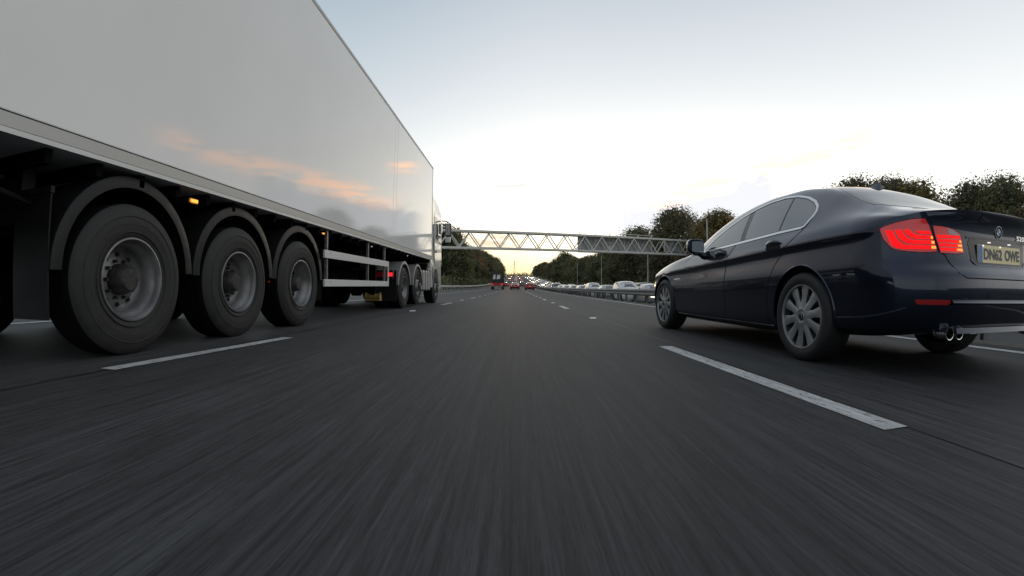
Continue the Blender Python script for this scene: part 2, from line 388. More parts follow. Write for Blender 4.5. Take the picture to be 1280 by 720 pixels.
# ------------------------------------------------------------------ lorry wheel
def truck_wheel(kind, Rt, wd, sgn=1):
    """tyre / rim / hub meshes about the hub; the outer face looks towards +X at x=0."""
    k = Rt / 0.535; Rr = 0.292 * k
    ty = MB()
    prof = [(-0.015, Rr), (0.0, Rr + 0.015), (0.004, Rr + 0.05), (0.012, Rr + 0.10*k), (0.008, Rr + 0.16*k), (-0.006, Rt - 0.045), (-0.018, Rt - 0.02), (-0.035, Rt - 0.006), (-0.055, Rt)]
    nsw = len(prof); x = -0.055
    ng = 5; step = (wd - 0.11) / ng
    for g in range(ng):
        if g: prof += [(x - 0.006, Rt), (x - 0.008, Rt - 0.016), (x - 0.018, Rt - 0.016), (x - 0.02, Rt)]
        x -= step; 
    prof += [(-wd + 0.055, Rt), (-wd + 0.018, Rt - 0.03), (-wd, Rr + 0.1), (-wd + 0.01, Rr)]
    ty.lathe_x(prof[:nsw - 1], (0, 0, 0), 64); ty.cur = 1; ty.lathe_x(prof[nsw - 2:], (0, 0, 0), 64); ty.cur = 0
    for j in range(3):          # raised sidewall rings
        r0 = Rr + (0.035 + 0.055 * j) * k; ty.lathe_x([(0.004 + 0.004*(j>0), r0), (0.013, r0 + 0.004), (0.013, r0 + 0.009), (0.004, r0 + 0.013)], (0, 0, 0), 64)
    rm = MB()
    if kind == 'deep':
        pr = [(-0.005, Rr + 0.004), (0.006, Rr + 0.001), (0.008, Rr - 0.010), (-0.004, Rr - 0.018), (-0.030, Rr - 0.026), (-0.060, Rr - 0.034), (-0.068, Rr - 0.046), (-0.14, Rr - 0.058), (-0.17, Rr - 0.075), (-0.185, Rr - 0.10),
              (-0.175, Rr - 0.118), (-0.155, 0.135*k), (-0.15, 0.10*k)]
        hx = -0.155
    else:
        pr = [(-0.005, Rr + 0.004), (0.006, Rr), (0.006, Rr - 0.012), (-0.03, Rr - 0.022), (-0.055, Rr - 0.03), (-0.06, Rr - 0.06), (-0.03, 0.18*k), (0.02, 0.165*k), (0.035, 0.14*k), (0.035, 0.09*k)]
        hx = 0.03
    rm.lathe_x(pr, (0, 0, 0), 64)
    hb = MB()
    if kind == 'deep': hp = [(hx, 0.115*k), (hx + 0.05, 0.112*k), (hx + 0.07, 0.10*k), (hx + 0.115, 0.092*k), (hx + 0.13, 0.075*k), (hx + 0.132, 0.0)]
    else: hp = [(hx, 0.095*k), (hx + 0.03, 0.09*k), (hx + 0.05, 0.06*k), (hx + 0.05, 0.0)]
    hb.lathe_x(hp, (0, 0, 0), 32)
    for i in range(10):
        t = 2 * PI * i / 10; hb.tube([(hx - 0.012, 0.135*k*math.cos(t), 0.135*k*math.sin(t)), (hx + 0.04, 0.135*k*math.cos(t), 0.135*k*math.sin(t))], 0.014, 6)
    # vent holes in the disc, shown as dark ovals proud of it
    hb.cur = 1
    for i in range(10 if kind == 'deep' else 0):
        t = 2 * PI * (i + 0.5) / (10 if kind == 'deep' else 8); rr = (Rr - 0.112) if kind == 'deep' else (Rr - 0.045) * 0.93
        c = Vector(((-0.168 if kind == 'deep' else -0.046) , rr*math.cos(t), rr*math.sin(t)))
        hb.tube([c - Vector((0.004, 0, 0)), c + Vector((0.006, 0, 0))], 0.017*k, 10)
    return ty, rm, hb
def fill_disc(m, x, r): m.lathe_x([(x, r), (x, 0.001)], (0, 0, 0), 32)
WP = {}
def put_wheel(parent, kind, Rt, wd, loc, face_right=True, rot=0.0):
    key = (kind, Rt, wd)
    if key not in WP:
        ty, rm, hb = truck_wheel(kind, Rt, wd)
        a = empty('wheel'); 
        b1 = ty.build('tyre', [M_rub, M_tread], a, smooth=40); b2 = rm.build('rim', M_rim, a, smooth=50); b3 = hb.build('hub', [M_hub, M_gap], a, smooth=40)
        WP[key] = a; o = a
    else: o = copy_tree(WP[key])
    o.parent = parent; o.location = loc; o.rotation_euler = (rot, 0, 0 if face_right else PI)
    if not face_right: o.rotation_euler = (rot, 0, PI)
    return o

# ------------------------------------------------------------------ the articulated lorry
TX = -2.65; TL = -5.21; TZ0, TZ1 = 1.31, 4.29; TY0, TY1 = 0.4, 14.0
lorry = empty('articulated_lorry', (-3.93, 7.0, gz(-3.93, 7)))
tag(lorry, 'long articulated lorry with plain white box trailer filling the left lane', 'lorry')
class LorryParent: pass
LO = Vector(lorry.location)
def lb(m, name, mats, parent=None, **k):
    m.v = [(x - LO.x, y - LO.y, z - LO.z) for x, y, z in m.v]
    return m.build(name, mats, parent or lorry, **k)
def lb2(m, name, mats, parent, **k): return m.build(name, mats, parent, **k)
# box body: side skin with corner posts, roof edge, seams
m = MB(); m.box(TL, TX, TY0, TY1, TZ0 + 0.118, TZ1 - 0.05)
body = lb(m, 'trailer_box', M_white, bevel=0.012, smooth=30)
m = MB(); m.box(TL - 0.006, TX + 0.008, TY0 - 0.004, TY1 + 0.006, TZ1 - 0.058, TZ1); lb(m, 'roof_rail', M_alu, bevel=0.01, smooth=30)
m = MB()
m.box(TL - 0.008, TX + 0.010, TY0, TY1 + 0.004, TZ0 + 0.034, TZ0 + 0.110)
m.box(TL - 0.004, TX + 0.004, TY0 + 0.01, TY1 - 0.01, TZ0 + 0.028, TZ0 + 0.036)
m.box(TL + 0.004, TX + 0.002, TY0 + 0.01, TY1 - 0.01, TZ0 + 0.108, TZ0 + 0.120)
m.cur = 1; m.box(TL - 0.008, TX + 0.012, TY0, TY1 + 0.004, TZ0, TZ0 + 0.030)
m.cur = 2; m.box(TL - 0.002, TX + 0.0055, TY0 + 0.01, TY1 - 0.012, TZ0 + 0.106, TZ0 + 0.1195)
lb(m, 'side_rail', [M_alu, M_aluL, M_plas], smooth=30)
m = MB()
for z in (TZ1 - 0.05,): pass
m.box(TX - 0.06, TX + 0.006, TY1 - 0.09, TY1 + 0.008, TZ0 + 0.118, TZ1 - 0.058)
m.box(TL - 0.006, TL + 0.06, TY1 - 0.09, TY1 + 0.008, TZ0 + 0.118, TZ1 - 0.058)
lb(m, 'corner_post', M_aluL, bevel=0.01, smooth=30)
for yy in (9.42, 9.66):
    m = MB(); m.box(TX - 0.01, TX + 0.0012, yy - 0.006, yy + 0.006, TZ0 + 0.119, TZ1 - 0.059); lb(m, 'panel_joint', M_aluL)
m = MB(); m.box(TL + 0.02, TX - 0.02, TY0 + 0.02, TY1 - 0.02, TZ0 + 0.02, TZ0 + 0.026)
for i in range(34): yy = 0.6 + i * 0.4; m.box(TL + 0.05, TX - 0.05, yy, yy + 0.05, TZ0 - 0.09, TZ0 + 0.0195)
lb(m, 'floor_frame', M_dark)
m = MB()
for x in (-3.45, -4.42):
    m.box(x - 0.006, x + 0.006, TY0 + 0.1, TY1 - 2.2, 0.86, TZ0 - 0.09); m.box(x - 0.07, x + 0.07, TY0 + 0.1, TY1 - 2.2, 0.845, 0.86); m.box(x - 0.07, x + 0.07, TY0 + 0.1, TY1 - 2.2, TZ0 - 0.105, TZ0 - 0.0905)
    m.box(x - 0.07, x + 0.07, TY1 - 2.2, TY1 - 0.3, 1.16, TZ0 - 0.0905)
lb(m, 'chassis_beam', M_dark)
TWY = [2.565, 3.93, 5.275]; RT = 0.535
GZ = lambda x, y: gz(x, y)
for k, yy in enumerate(TWY):
    for xx, fr in ((-2.69, True), (-5.17, False)):
        put_wheel(lorry, 'deep', RT, 0.37, Vector((xx, yy, gz(-2.7, yy) + RT - 0.006)) - LO, fr, rot=0.3 * k)
    m = MB(); zc = gz(-2.7, yy) + RT
    m.tube([(-3.1, yy, zc), (-4.76, yy, zc)], 0.065, 12)
    for x in (-3.45, -4.42):
        m.bar((x, yy + 0.02, zc + 0.04), (x, yy + 0.52, 0.80), 0.09, 0.10); m.box(x - 0.05, x + 0.05, yy + 0.44, yy + 0.62, 0.68, 0.86)
        m.tube([(x, yy - 0.28, zc + 0.02), (x, yy - 0.28, 0.86)], 0.12, 14)
        m.bar((x, yy, zc), (x, yy - 0.32, zc - 0.02), 0.09, 0.05)
    for x in (-3.2, -4.66): m.tube([(x, yy - 0.2, zc + 0.05), (x, yy - 0.04, zc + 0.05)], 0.09, 12)
    lb(m, 'axle', M_dark, smooth=40)
def guard(yc, zc, r, x0, x1, name, matl, a0=0.0, a1=180.0, lip=0.035, th=0.012, ext0=0.0, ext1=0.0):
    """half-round mudguard with a rolled outer lip"""
    m = MB(); n = 30
    angs = [R(a0 + (a1 - a0) * i / n) for i in range(n + 1)]
    pts = [(yc + r * math.cos(a), zc + r * math.sin(a), math.cos(a), math.sin(a)) for a in angs]
    if ext0: pts = [(yc + r, zc - ext0, 1, 0)] + pts
    if ext1: pts = pts + [(yc - r, zc - ext1, -1, 0)]
    prof = [(x0, 0.0), (x1 + 0.0, 0.0), (x1 + 0.004, -lip), (x1 - 0.008, -lip), (x1 - 0.012, -th), (x0, -th)]
    # a small bead
    prof = [(x0, 0.0), (x1 - 0.03, 0.0), (x1 - 0.02, 0.008), (x1 - 0.006, 0.006), (x1, -0.006), (x1, -lip), (x1 - 0.008, -lip), (x1 - 0.010, -th), (x0, -th)]
    k = len(prof)
    vs = [(x, y + cy * o, z + cz * o) for (y, z, cy, cz) in pts for (x, o) in prof]
    fs = [(i*k + j, i*k + (j+1) % k, (i+1)*k + (j+1) % k, (i+1)*k + j) for i in range(len(pts) - 1) for j in range(k)]
    fs += [tuple(range(k)), tuple((len(pts)-1)*k + j for j in range(k))[::-1]]
    m.add(vs, fs); return m
for k, yy in enumerate(TWY):
    zc = gz(-2.7, yy) + RT
    m = guard(yy, zc + 0.045, 0.668, -3.06, -2.70, 'mudguard', M_guard, lip=0.075)
    lb(m, 'mudguard', M_guard, smooth=35)
    m = guard(yy, zc + 0.045, 0.668, -5.16, -4.80, 'mudguard', M_guard, lip=0.075); lb(m, 'mudguard', M_guard, smooth=35)
    m = MB(); m.tube([(-3.0, yy + 0.667, 0.62), (-3.45, yy + 0.667, 0.9)], 0.02, 8); m.tube([(-3.0, yy, zc + 0.71), (-3.4, yy, zc + 0.73)], 0.02, 8)
    lb(m, 'guard_bracket', M_dark)
# rear mudflap behind the last axle
for x0, x1 in ((-3.1, -2.72), (-5.14, -4.76)):
    m = MB(); m.box(x0, x1, 1.88, 1.892, 0.31, 1.06); m.box(x0 - 0.01, x1 + 0.01, 1.87, 1.90, 1.06, 1.10); lb(m, 'mudflap', M_plas)
m = MB(); m.box(-5.0, -2.86, 0.62, 0.72, 0.50, 0.62); m.box(-3.5, -3.4, 0.6, 0.7, 0.62, 1.2); m.box(-4.47, -4.37, 0.6, 0.7, 0.62, 1.2); m.box(-5.12, -2.9, 0.42, 0.50, 0.86, 1.06)
lb(m, 'underrun_bar', M_dark)
# air tanks, valve boxes in the dark under the floor
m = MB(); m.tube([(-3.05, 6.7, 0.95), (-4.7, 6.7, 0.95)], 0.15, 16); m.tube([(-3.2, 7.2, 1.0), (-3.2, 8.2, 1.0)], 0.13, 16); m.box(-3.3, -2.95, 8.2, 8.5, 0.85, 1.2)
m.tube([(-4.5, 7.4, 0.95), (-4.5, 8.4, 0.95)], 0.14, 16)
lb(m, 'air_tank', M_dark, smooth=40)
m = MB()
for x in (-3.2, -4.7): m.box(x - 0.12, x + 0.12, 1.9, 2.0, 0.9, 1.28)
m.tube([(-2.9, 1.2, 1.15), (-2.9, 1.9, 1.0), (-3.3, 2.3, 0.95)], 0.018, 8); m.tube([(-3.0, 6.1, 1.2), (-3.1, 6.5, 0.85), (-3.3, 7.1, 1.0)], 0.015, 8)
lb(m, 'brake_line', M_plas, smooth=40)
# side guard: two white boards, end post, hangers
for z0, z1 in ((0.90, 1.012), (0.498, 0.60)):
    m = MB(); m.box(TX - 0.035, TX - 0.005, 5.93, 9.12, z0, z1)
    m.cur = 1
    for yy in (6.12, 7.6, 9.0): m.tube([(TX - 0.006, yy, z1 - 0.03), (TX + 0.002, yy, z1 - 0.03)], 0.012, 8)
    lb(m, 'side_guard_board', [M_aluL, M_dark], bevel=0.004, smooth=30)
m = MB(); m.box(TX - 0.034, TX - 0.006, 9.121, 9.16, 0.498, 1.012); lb(m, 'side_guard_end', M_aluL, bevel=0.004)
m = MB()
for yy in (6.06, 7.9, 8.95): m.box(TX - 0.075, TX - 0.036, yy, yy + 0.045, 0.50, TZ0)
lb(m, 'side_guard_hanger', M_bolt)
m = MB(); m.bar((TX - 0.1, 7.0, 1.25), (TX - 0.5, 7.7, 0.55), 0.03); lb(m, 'side_guard_brace', M_dark)
# landing legs
for x in (-2.98, -4.88):
    m = MB(); m.box(x - 0.06, x + 0.06, 9.04, 9.16, 0.42, 1.26); m.box(x - 0.045, x + 0.045, 9.055, 9.145, 0.30, 0.42)
    g = lb(m, 'landing_leg', M_dark)
    m = MB(); m.tube([(x - 0.14, 9.1, 0.285), (x + 0.14, 9.1, 0.285)], 0.055, 12); m.box(x - 0.16, x + 0.16, 9.0, 9.2, 0.20, 0.222); m.tube([(x - 0.16, 9.1, 0.285), (x - 0.142, 9.1, 0.285)], 0.085, 12); m.tube([(x + 0.142, 9.1, 0.285), (x + 0.16, 9.1, 0.285)], 0.085, 12)
    o = lb(m, 'landing_foot', M_brass, smooth=40); o.parent = g
m = MB(); m.tube([(-2.98, 9.1, 1.0), (-4.88, 9.1, 1.0)], 0.025, 8); lb(m, 'leg_cross_shaft', M_dark)
# side marker lamps under the rail
def marker(yy, zz, ml, s=1.0, xx=TX - 0.03):
    m = MB(); m.cur = 0; m.box(xx - 0.02, xx, yy - 0.07*s, yy + 0.07*s, zz - 0.03*s, zz + 0.03*s); m.cur = 1; m.box(xx, xx + 0.014, yy - 0.055*s, yy + 0.055*s, zz - 0.020*s, zz + 0.020*s)
    lb(m, 'marker_lamp', [M_plas, ml], bevel=0.004)
marker(3.20, 1.215, M_amber, 0.9); marker(5.90, 1.235, M_amber, 0.62); marker(8.05, 1.235, M_wlamp, 0.40); marker(10.85, 1.245, M_wlamp, 0.45)
m = MB(); m.box(-2.705, -2.697, 4.50, 4.53, 0.545, 0.565); lb(m, 'guard_reflector', M_redlens)
# ---- tractor unit
DZ = 0.506
AX = [(10.71, DZ, 'disc', 'drive'), (12.2, DZ, 'disc', 'lift'), (15.0, 0.50, 'disc', 'steer')]
for yy, rr, kd, nm in AX:
    gzz = gz(-2.7, yy) + rr - 0.006 + (0.0 if nm != 'lift' else 0.06)
    put_wheel(lorry, 'deep' if nm == 'drive' else 'disc', rr, 0.34, Vector((-2.72, yy, gzz)) - LO, True, 0.5); put_wheel(lorry, 'deep' if nm == 'drive' else 'disc', rr, 0.34, Vector((-5.16, yy, gzz)) - LO, False, 0.2)
    if nm == 'drive':
        for x, fr in ((-3.08, True), (-4.80, False)): put_wheel(lorry, 'deep', rr, 0.34, Vector((x, yy, gzz)) - LO, fr)
    m = MB(); m.tube([(-3.1, yy, gzz), (-4.8, yy, gzz)], 0.09, 12); m.lathe_x([(0.2, 0.05), (0.1, 0.2), (-0.1, 0.2), (-0.2, 0.05)], (-3.94, yy, gzz), 20); lb(m, 'axle', M_dark, smooth=40)
for yy in (10.71, 12.2):
    for x0, x1 in ((-3.3, -2.70), (-5.18, -4.6)):
        m = guard(yy, 0.475, 0.62, x0, x1, 'g', None, lip=0.06, a0=5, a1=175); lb(m, 'mudguard', M_gguard, smooth=35)
m = MB()
for x in (-3.5, -4.37): m.box(x - 0.04, x + 0.04, 9.8, 15.8, 0.62, 0.90)
m.box(-4.4, -3.47, 11.2, 12.4, 0.9, 1.14); lb(m, 'tractor_chassis', M_dark)
m = MB(); m.box(-3.32, -2.72, 9.99, 10.005, 0.16, 0.86); m.box(-5.16, -4.56, 9.99, 10.005, 0.16, 0.86); m.box(-5.1, -2.78, 9.86, 9.98, 0.64, 0.86); lb(m, 'mudflap', M_plas)
m = MB(); m.box(-3.22, -2.74, 9.80, 9.86, 0.70, 0.82); o = lb(m, 'tail_lamp', M_redlens, bevel=0.008)
m = MB(); m.box(-2.86, -2.76, 9.785, 9.80, 0.72, 0.80); o2 = lb(m, 'lit_lens', M_redlit); o2.parent = o
m = MB(); m.box(-5.14, -4.66, 9.80, 9.86, 0.70, 0.82); lb(m, 'tail_lamp', M_redlens, bevel=0.008)
m = MB(); m.box(-3.28, -2.74, 12.9, 14.2, 0.36, 0.98); lb(m, 'fuel_tank', M_alu, bevel=0.06, smooth=40)
m = MB(); m.box(-5.14, -4.6, 12.9, 14.2, 0.36, 0.98); lb(m, 'fuel_tank', M_alu, bevel=0.06, smooth=40)
m = MB()
for yy in (12.98, 13.35, 13.75, 14.12): m.box(-3.29, -2.733, yy, yy + 0.04, 0.35, 0.99)
lb(m, 'tank_strap', M_plas)
# cab: loft of side profile with rounded corners
cabp = [(14.26, 1.05), (14.26, 3.72), (14.34, 3.80), (14.7, 3.78), (15.3, 3.60), (15.85, 3.34), (16.12, 3.15), (16.24, 2.9), (16.34, 2.3), (16.40, 1.6), (16.42, 0.95), (16.42, 0.62), (16.36, 0.36), (15.66, 0.36), (15.60, 0.55), (15.52, 0.80), (15.3, 1.02), (15.0, 1.08), (14.7, 1.02), (14.48, 0.80), (14.42, 0.6), (14.40, 0.45), (14.27, 0.45)]
def cabx(z, y):  # tumblehome of the cab sides
    return -2.705 - 0.02 * max(0, z - 2.0) - (0.16 * max(0, (z - 3.1) / 0.7) ** 1.3 if z > 3.1 else 0) - (0.10 * ((y - 16.15) / 0.27) ** 2 if y > 16.15 else 0)
m = MB(); n = len(cabp); vs = []
lay = [(0.0, 0.0), (0.03, 0.0), (0.12, 1.0), (0.5, 1.0)]
for side_ in (-1, 1):
    pass
cols = [(0.0, 0.94), (0.05, 1.0), (0.95, 1.0), (1.0, 0.94)]
cy, cz_ = 15.3, 2.0
for t, sc in [(0.0, 0.985), (0.012, 1.0), (0.988, 1.0), (1.0, 0.985)]:
    for (yy, zz) in cabp:
        xr = cabx(zz, yy); xl = -3.95 * 2 - xr
        vs.append((xr + (xl - xr) * t, cy + (yy - cy) * sc, cz_ + (zz - cz_) * sc))
fs = [tuple(range(n)), tuple(range(4*n - 1, 3*n - 1, -1))] + [(c*n + i, (c+1)*n + i, (c+1)*n + (i+1) % n, c*n + (i+1) % n) for c in range(3) for i in range(n)]
m.add(vs, fs); cab = lb(m, 'cab', M_cabw, smooth=35)
def cab_patch(poly, off, name, ml, th=0.01):
    m = MB(); n = len(poly); m.add([(cabx(z, y) + off, y, z) for y, z in poly] + [(cabx(z, y) + off - th, y, z) for y, z in poly], [tuple(range(n)), tuple(range(2*n-1, n-1, -1))] + [(i, (i+1) % n, (i+1) % n + n, i + n) for i in range(n)])
    return lb(m, name, ml)
door = cab_patch([(14.75, 1.15), (15.35, 1.12), (15.75, 1.12), (16.08, 1.25), (16.12, 2.2), (15.98, 2.95), (14.80, 2.98)], 0.006, 'cab_door', M_cabw)
o = cab_patch([(14.95, 2.12), (16.03, 2.00), (15.94, 2.80), (14.98, 2.85)], 0.012, 'door_window', M_glass); o.parent = door
o = cab_patch([(14.90, 1.62), (15.08, 1.62), (15.08, 1.70), (14.90, 1.70)], 0.035, 'door_handle', M_black, 0.03); o.parent = door
cab_patch([(14.36, 2.3), (14.62, 2.3), (14.62, 2.8), (14.36, 2.8)], 0.008, 'side_window', M_glass)
cab_patch([(14.45, 1.09), (14.30, 1.09), (14.30, 1.02), (14.40, 0.6), (14.5, 0.9)], 0.02, 'wheel_arch_trim', M_gguard)
m = MB(); m.box(-5.02, -2.88, 16.405, 16.43, 1.55, 2.0); m.box(-4.95, -2.95, 16.425, 16.44, 0.6, 1.3); lb(m, 'grille', M_plas)
m = MB(); m.add([(-2.98, 16.39, 2.05), (-4.92, 16.39, 2.05), (-4.85, 16.27, 2.95), (-3.05, 16.27, 2.95)], [(0, 1, 2, 3)]); m.add([(-2.98, 16.41, 2.05), (-4.92, 16.41, 2.05), (-4.85, 16.29, 2.95), (-3.05, 16.29, 2.95)], [(0, 1, 2, 3)]); lb(m, 'windscreen', M_glass)
m = MB(); m.prism_x([(16.2, 3.1), (16.62, 2.98), (16.64, 3.02), (16.25, 3.2)], -5.0, -2.9); lb(m, 'sun_visor', M_plas)
m = MB(); m.box(-2.80, -2.72, 14.02, 14.24, 1.1, 3.7); m.box(-5.18, -5.10, 14.02, 14.24, 1.1, 3.7); lb(m, 'side_deflector', M_cabw, bevel=0.02, smooth=35)
for xx in (-3.1, -4.8):
    m = MB(); m.box(xx - 0.2, xx + 0.2, 16.40, 16.44, 0.62, 0.85); lb(m, 'headlight', M_wlamp)
for sgn, bx in ((1, -2.70), (-1, -5.20)):
    m = MB(); m.tube([(bx, 16.1, 2.86), (bx + sgn*0.14, 16.16, 2.86), (bx + sgn*0.24, 16.14, 2.80)], 0.022, 8); lb(m, 'mirror_arm', M_plas, smooth=40); m = MB(); m.tube([(bx, 16.15, 2.0), (bx + sgn*0.14, 16.18, 2.06), (bx + sgn*0.24, 16.15, 2.12)], 0.022, 8)
    g = lb(m, 'mirror_arm', M_plas, smooth=40)
    m = MB(); a, b = sorted((bx + sgn*0.13, bx + sgn*0.35)); m.box(a, b, 16.05, 16.20, 2.30, 2.76); o = lb(m, 'mirror_housing', M_plas, bevel=0.035, smooth=40); o.parent = g
    m = MB(); m.box(a + 0.025, b - 0.025, 16.04, 16.049, 2.33, 2.73); o = lb(m, 'mirror_glass', M_mirr); o.parent = g
    m = MB(); m.box(a, b - 0.03, 16.06, 16.19, 2.07, 2.27); o = lb(m, 'mirror_housing', M_cabw, bevel=0.03, smooth=40); o.parent = g
    m = MB(); m.box(bx - 0.0 if sgn > 0 else bx - 0.05, bx + 0.05 if sgn > 0 else bx, 15.75, 15.95, 2.35, 2.72); o = lb(m, 'mirror_housing', M_cabw, bevel=0.02, smooth=40); o.parent = g
m = MB()
for i in range(3): m.box(-2.95, -2.715, 14.42 + 0.0, 14.44, 0.4, 0.5)
m = MB(); m.tube([(-3.6, 13.9, 1.2), (-3.6, 13.6, 1.7), (-3.9, 13.4, 1.4), (-3.9, 13.0, 1.2)], 0.02, 8); m.box(-5.05, -2.85, 14.02, 14.2, 0.95, 1.2); lb(m, 'air_hose', M_plas, smooth=40)
lb(MB().box(-4.6, -3.3, 14.0, 14.2, 1.2, 3.6), 'cab_rear_ducting', M_dark)

# ------------------------------------------------------------------ passenger cars: lofted shells
class CarShape:
    """half-sections along the length (y = 0 at the rear axle), lofted and closed at both ends with curved fascias"""
    def __init__(s, T, nst, nseg, ncap, rear0=-0.55, front0=3.35):
        s.T = {k: pch(v) for k, v in T.items() if isinstance(v, list)}; s.ye = T['ends']; s.rear0, s.front0 = rear0, front0
        s.nseg = nseg
        tops = []
        ysn = list(np.linspace(rear0, front0, nst))
        rings = [s.ring(y) for y in ysn]
        pts = [[(x, y, z) for x, z in r] for y, r in zip(ysn, rings)]
        tt = [0.12, 0.25, 0.4, 0.55, 0.68, 0.78, 0.86, 0.92, 0.965, 1.0] if nst > 40 else [0.3, 0.6, 0.85, 1.0]
        def end(y0, fn, yn):
            out = []
            for t in tt:
                r = s.ring(y0 + (yn - y0) * t)
                sh = 1 - 0.022 * t ** 6
                out.append([(x * sh, y0 + (fn(x, z) - y0) * t, z) for x, z in r])
            last = out[-1]; cx = 0; zc = (last[0][1+1] + last[-1][2]) / 2
            for k in range(1, ncap):
                f = 1 - (k / ncap)
                rr = []
                for (x, y, z) in last:
                    xx, zz = x * f, zc + (z - zc) * f
                    rr.append((xx, fn(xx, zz), zz))
                out.append(rr)
            return out, (0, fn(0, zc), zc)
        rear, rc = end(rear0, s.rearf, s.ye[0]); front, fc = end(front0, s.frontf, s.ye[1])
        allr = rear[::-1] + pts + front
        n = len(allr[0]); v = []; f = []
        # full rings: left half reversed + right half
        full = [[(-x, y, z) for x, y, z in r][::-1][:-1] + list(r) for r in allr]      # top centre is last of half; bottom centre first
        full = []
        for r in allr:
            right = list(r); left = [(-x, y, z) for x, y, z in r[1:-1]][::-1]
            full.append(right + left)
        n = len(full[0])
        for r in full: v += r
        for i in range(len(full) - 1):
            for j in range(n): f.append((i*n + j, i*n + (j+1) % n, (i+1)*n + (j+1) % n, (i+1)*n + j))
        k = len(v); v.append(rc); v.append(fc)
        for j in range(n): f.append((k, (j+1) % n, j)); f.append((k + 1, (len(full)-1)*n + j, (len(full)-1)*n + (j+1) % n))
        s.v, s.f = v, f
        me = bpy.data.meshes.new('shell'); me.from_pydata(v, [], f)
        bm = bmesh.new(); bm.from_mesh(me); bmesh.ops.recalc_face_normals(bm, faces=bm.faces)
        vol = bm.calc_volume(signed=True)
        if vol < 0: bmesh.ops.reverse_faces(bm, faces=bm.faces)
        bm.to_mesh(me); bm.normal_update(); s.bvh = BVHTree.FromBMesh(bm); bm.free()
        me.shade_smooth(); s.me = me
        s.vn = [Vector(q.vector) for q in me.vertex_normals]; s.vc = [v_.co.copy() for v_ in me.vertices]; s.polys = [tuple(p.vertices) for p in me.polygons]
    def ring(s, y):
        T = s.T; g = lambda k: T[k](y)
        zb, xw, zc, xb, zbl, xr, zr, z7 = g('zb'), g('xw'), g('zc'), g('xbelt'), g('zbelt'), g('xr'), g('zr'), g('z7')
        ck = T['ck'](y) if 'ck' in T else 0.6
        xs = xw - 0.007
        p = [(0, zb), (xw * 0.55, zb), (xw - 0.13, zb + 0.004), (xw - 0.045, zb + 0.06), (xw - 0.009, zb + (zc - zb) * 0.42), (xw, zb + (zc - zb) * 0.70),
             (xs - 0.001 - 0.007 * ck, zc - 0.036), (xs - 0.003 - 0.001 * ck, zc - 0.006), (xs - 0.005 + 0.004 * ck, zc + 0.011), (xs - 0.016, zc + (zbl - zc) * 0.5), (xb, zbl),
             ((xb + xr) / 2 + 0.022 * min(1, (zr - zbl) / 0.3), (zbl + zr) / 2), (xr, zr),
             (xr * 0.86, zr + (z7 - zr) * 0.38), (xr * 0.55, zr + (z7 - zr) * 0.78), (xr * 0.26, z7 - (z7 - zr) * 0.05), (0, z7)]
        out = []
        P = [Vector((a, b)) for a, b in p]; P = [Vector((-P[1].x, P[1].y))] + P + [Vector((-P[-2].x, P[-2].y))]
        for i in range(1, len(P) - 2):
            a, b, c, d = P[i-1], P[i], P[i+1], P[i+2]
            L0, L1, L2 = max((b-a).length, 1e-4) ** .5, max((c-b).length, 1e-4) ** .5, max((d-c).length, 1e-4) ** .5
            ns = max(1, s.nseg // 2) if i in (7, 8, 9) else s.nseg
            for q in range(ns):
                t = q / ns * L1
                A1 = a * ((-t) / L0) + b * ((t + L0) / L0) if L0 else b
                A2 = b * ((L1 - t) / L1) + c * (t / L1)
                A3 = c * ((L1 + L2 - t) / L2) + d * ((t - L1) / L2)
                B1 = A1 * ((L1 - t) / (L0 + L1)) + A2 * ((t + L0) / (L0 + L1))
                B2 = A2 * ((L1 + L2 - t) / (L1 + L2)) + A3 * (t / (L1 + L2))
                C = B1 * ((L1 - t) / L1) + B2 * (t / L1)
                out.append((max(C.x, 0) if out else 0.0, C.y))
        out.append((0.0, p[-1][1])); return out
    def rearf(s, x, z):
        return s.T['yr'](z) + s.T['plan_r'](z) * (abs(x) / 0.93) ** s.T['exp_r'](z)
    def frontf(s, x, z):
        return s.T['yf'](z) - 0.42 * (abs(x) / 0.93) ** 2.8
    def hit(s, o, d):
        co, nrm, idx, dist = s.bvh.ray_cast(Vector(o), Vector(d).normalized(), 20)
        if co is None: return None, None
        vi = s.polys[idx]; w = poly_3d_calc([s.vc[i] for i in vi], co)
        n = Vector((0, 0, 0))
        for a, i in zip(w, vi): n += s.vn[i] * a
        return co, n.normalized()
    # mappers
    def left(s, u, v): return s.hit((-3, u, v), (1, 0, 0))
    def right(s, u, v): return s.hit((3, u, v), (-1, 0, 0))
    def top(s, u, v): return s.hit((u, v, 4), (0, 0, -1))
    def rear(s, u, v): return s.hit((u, -4, v), (0, 1, 0))
    def front(s, u, v): return s.hit((u, 8, v), (0, -1, 0))
    def corner(s, sg):
        def f(u, v):     # u: degrees round the rear corner, 0 = from behind, 90 = from the side
            c = Vector((sg * 0.30, -0.35, v)); d = Vector((sg * math.sin(R(u)), -math.cos(R(u)), 0)); return s.hit(c + d * 3, -d)
        return f

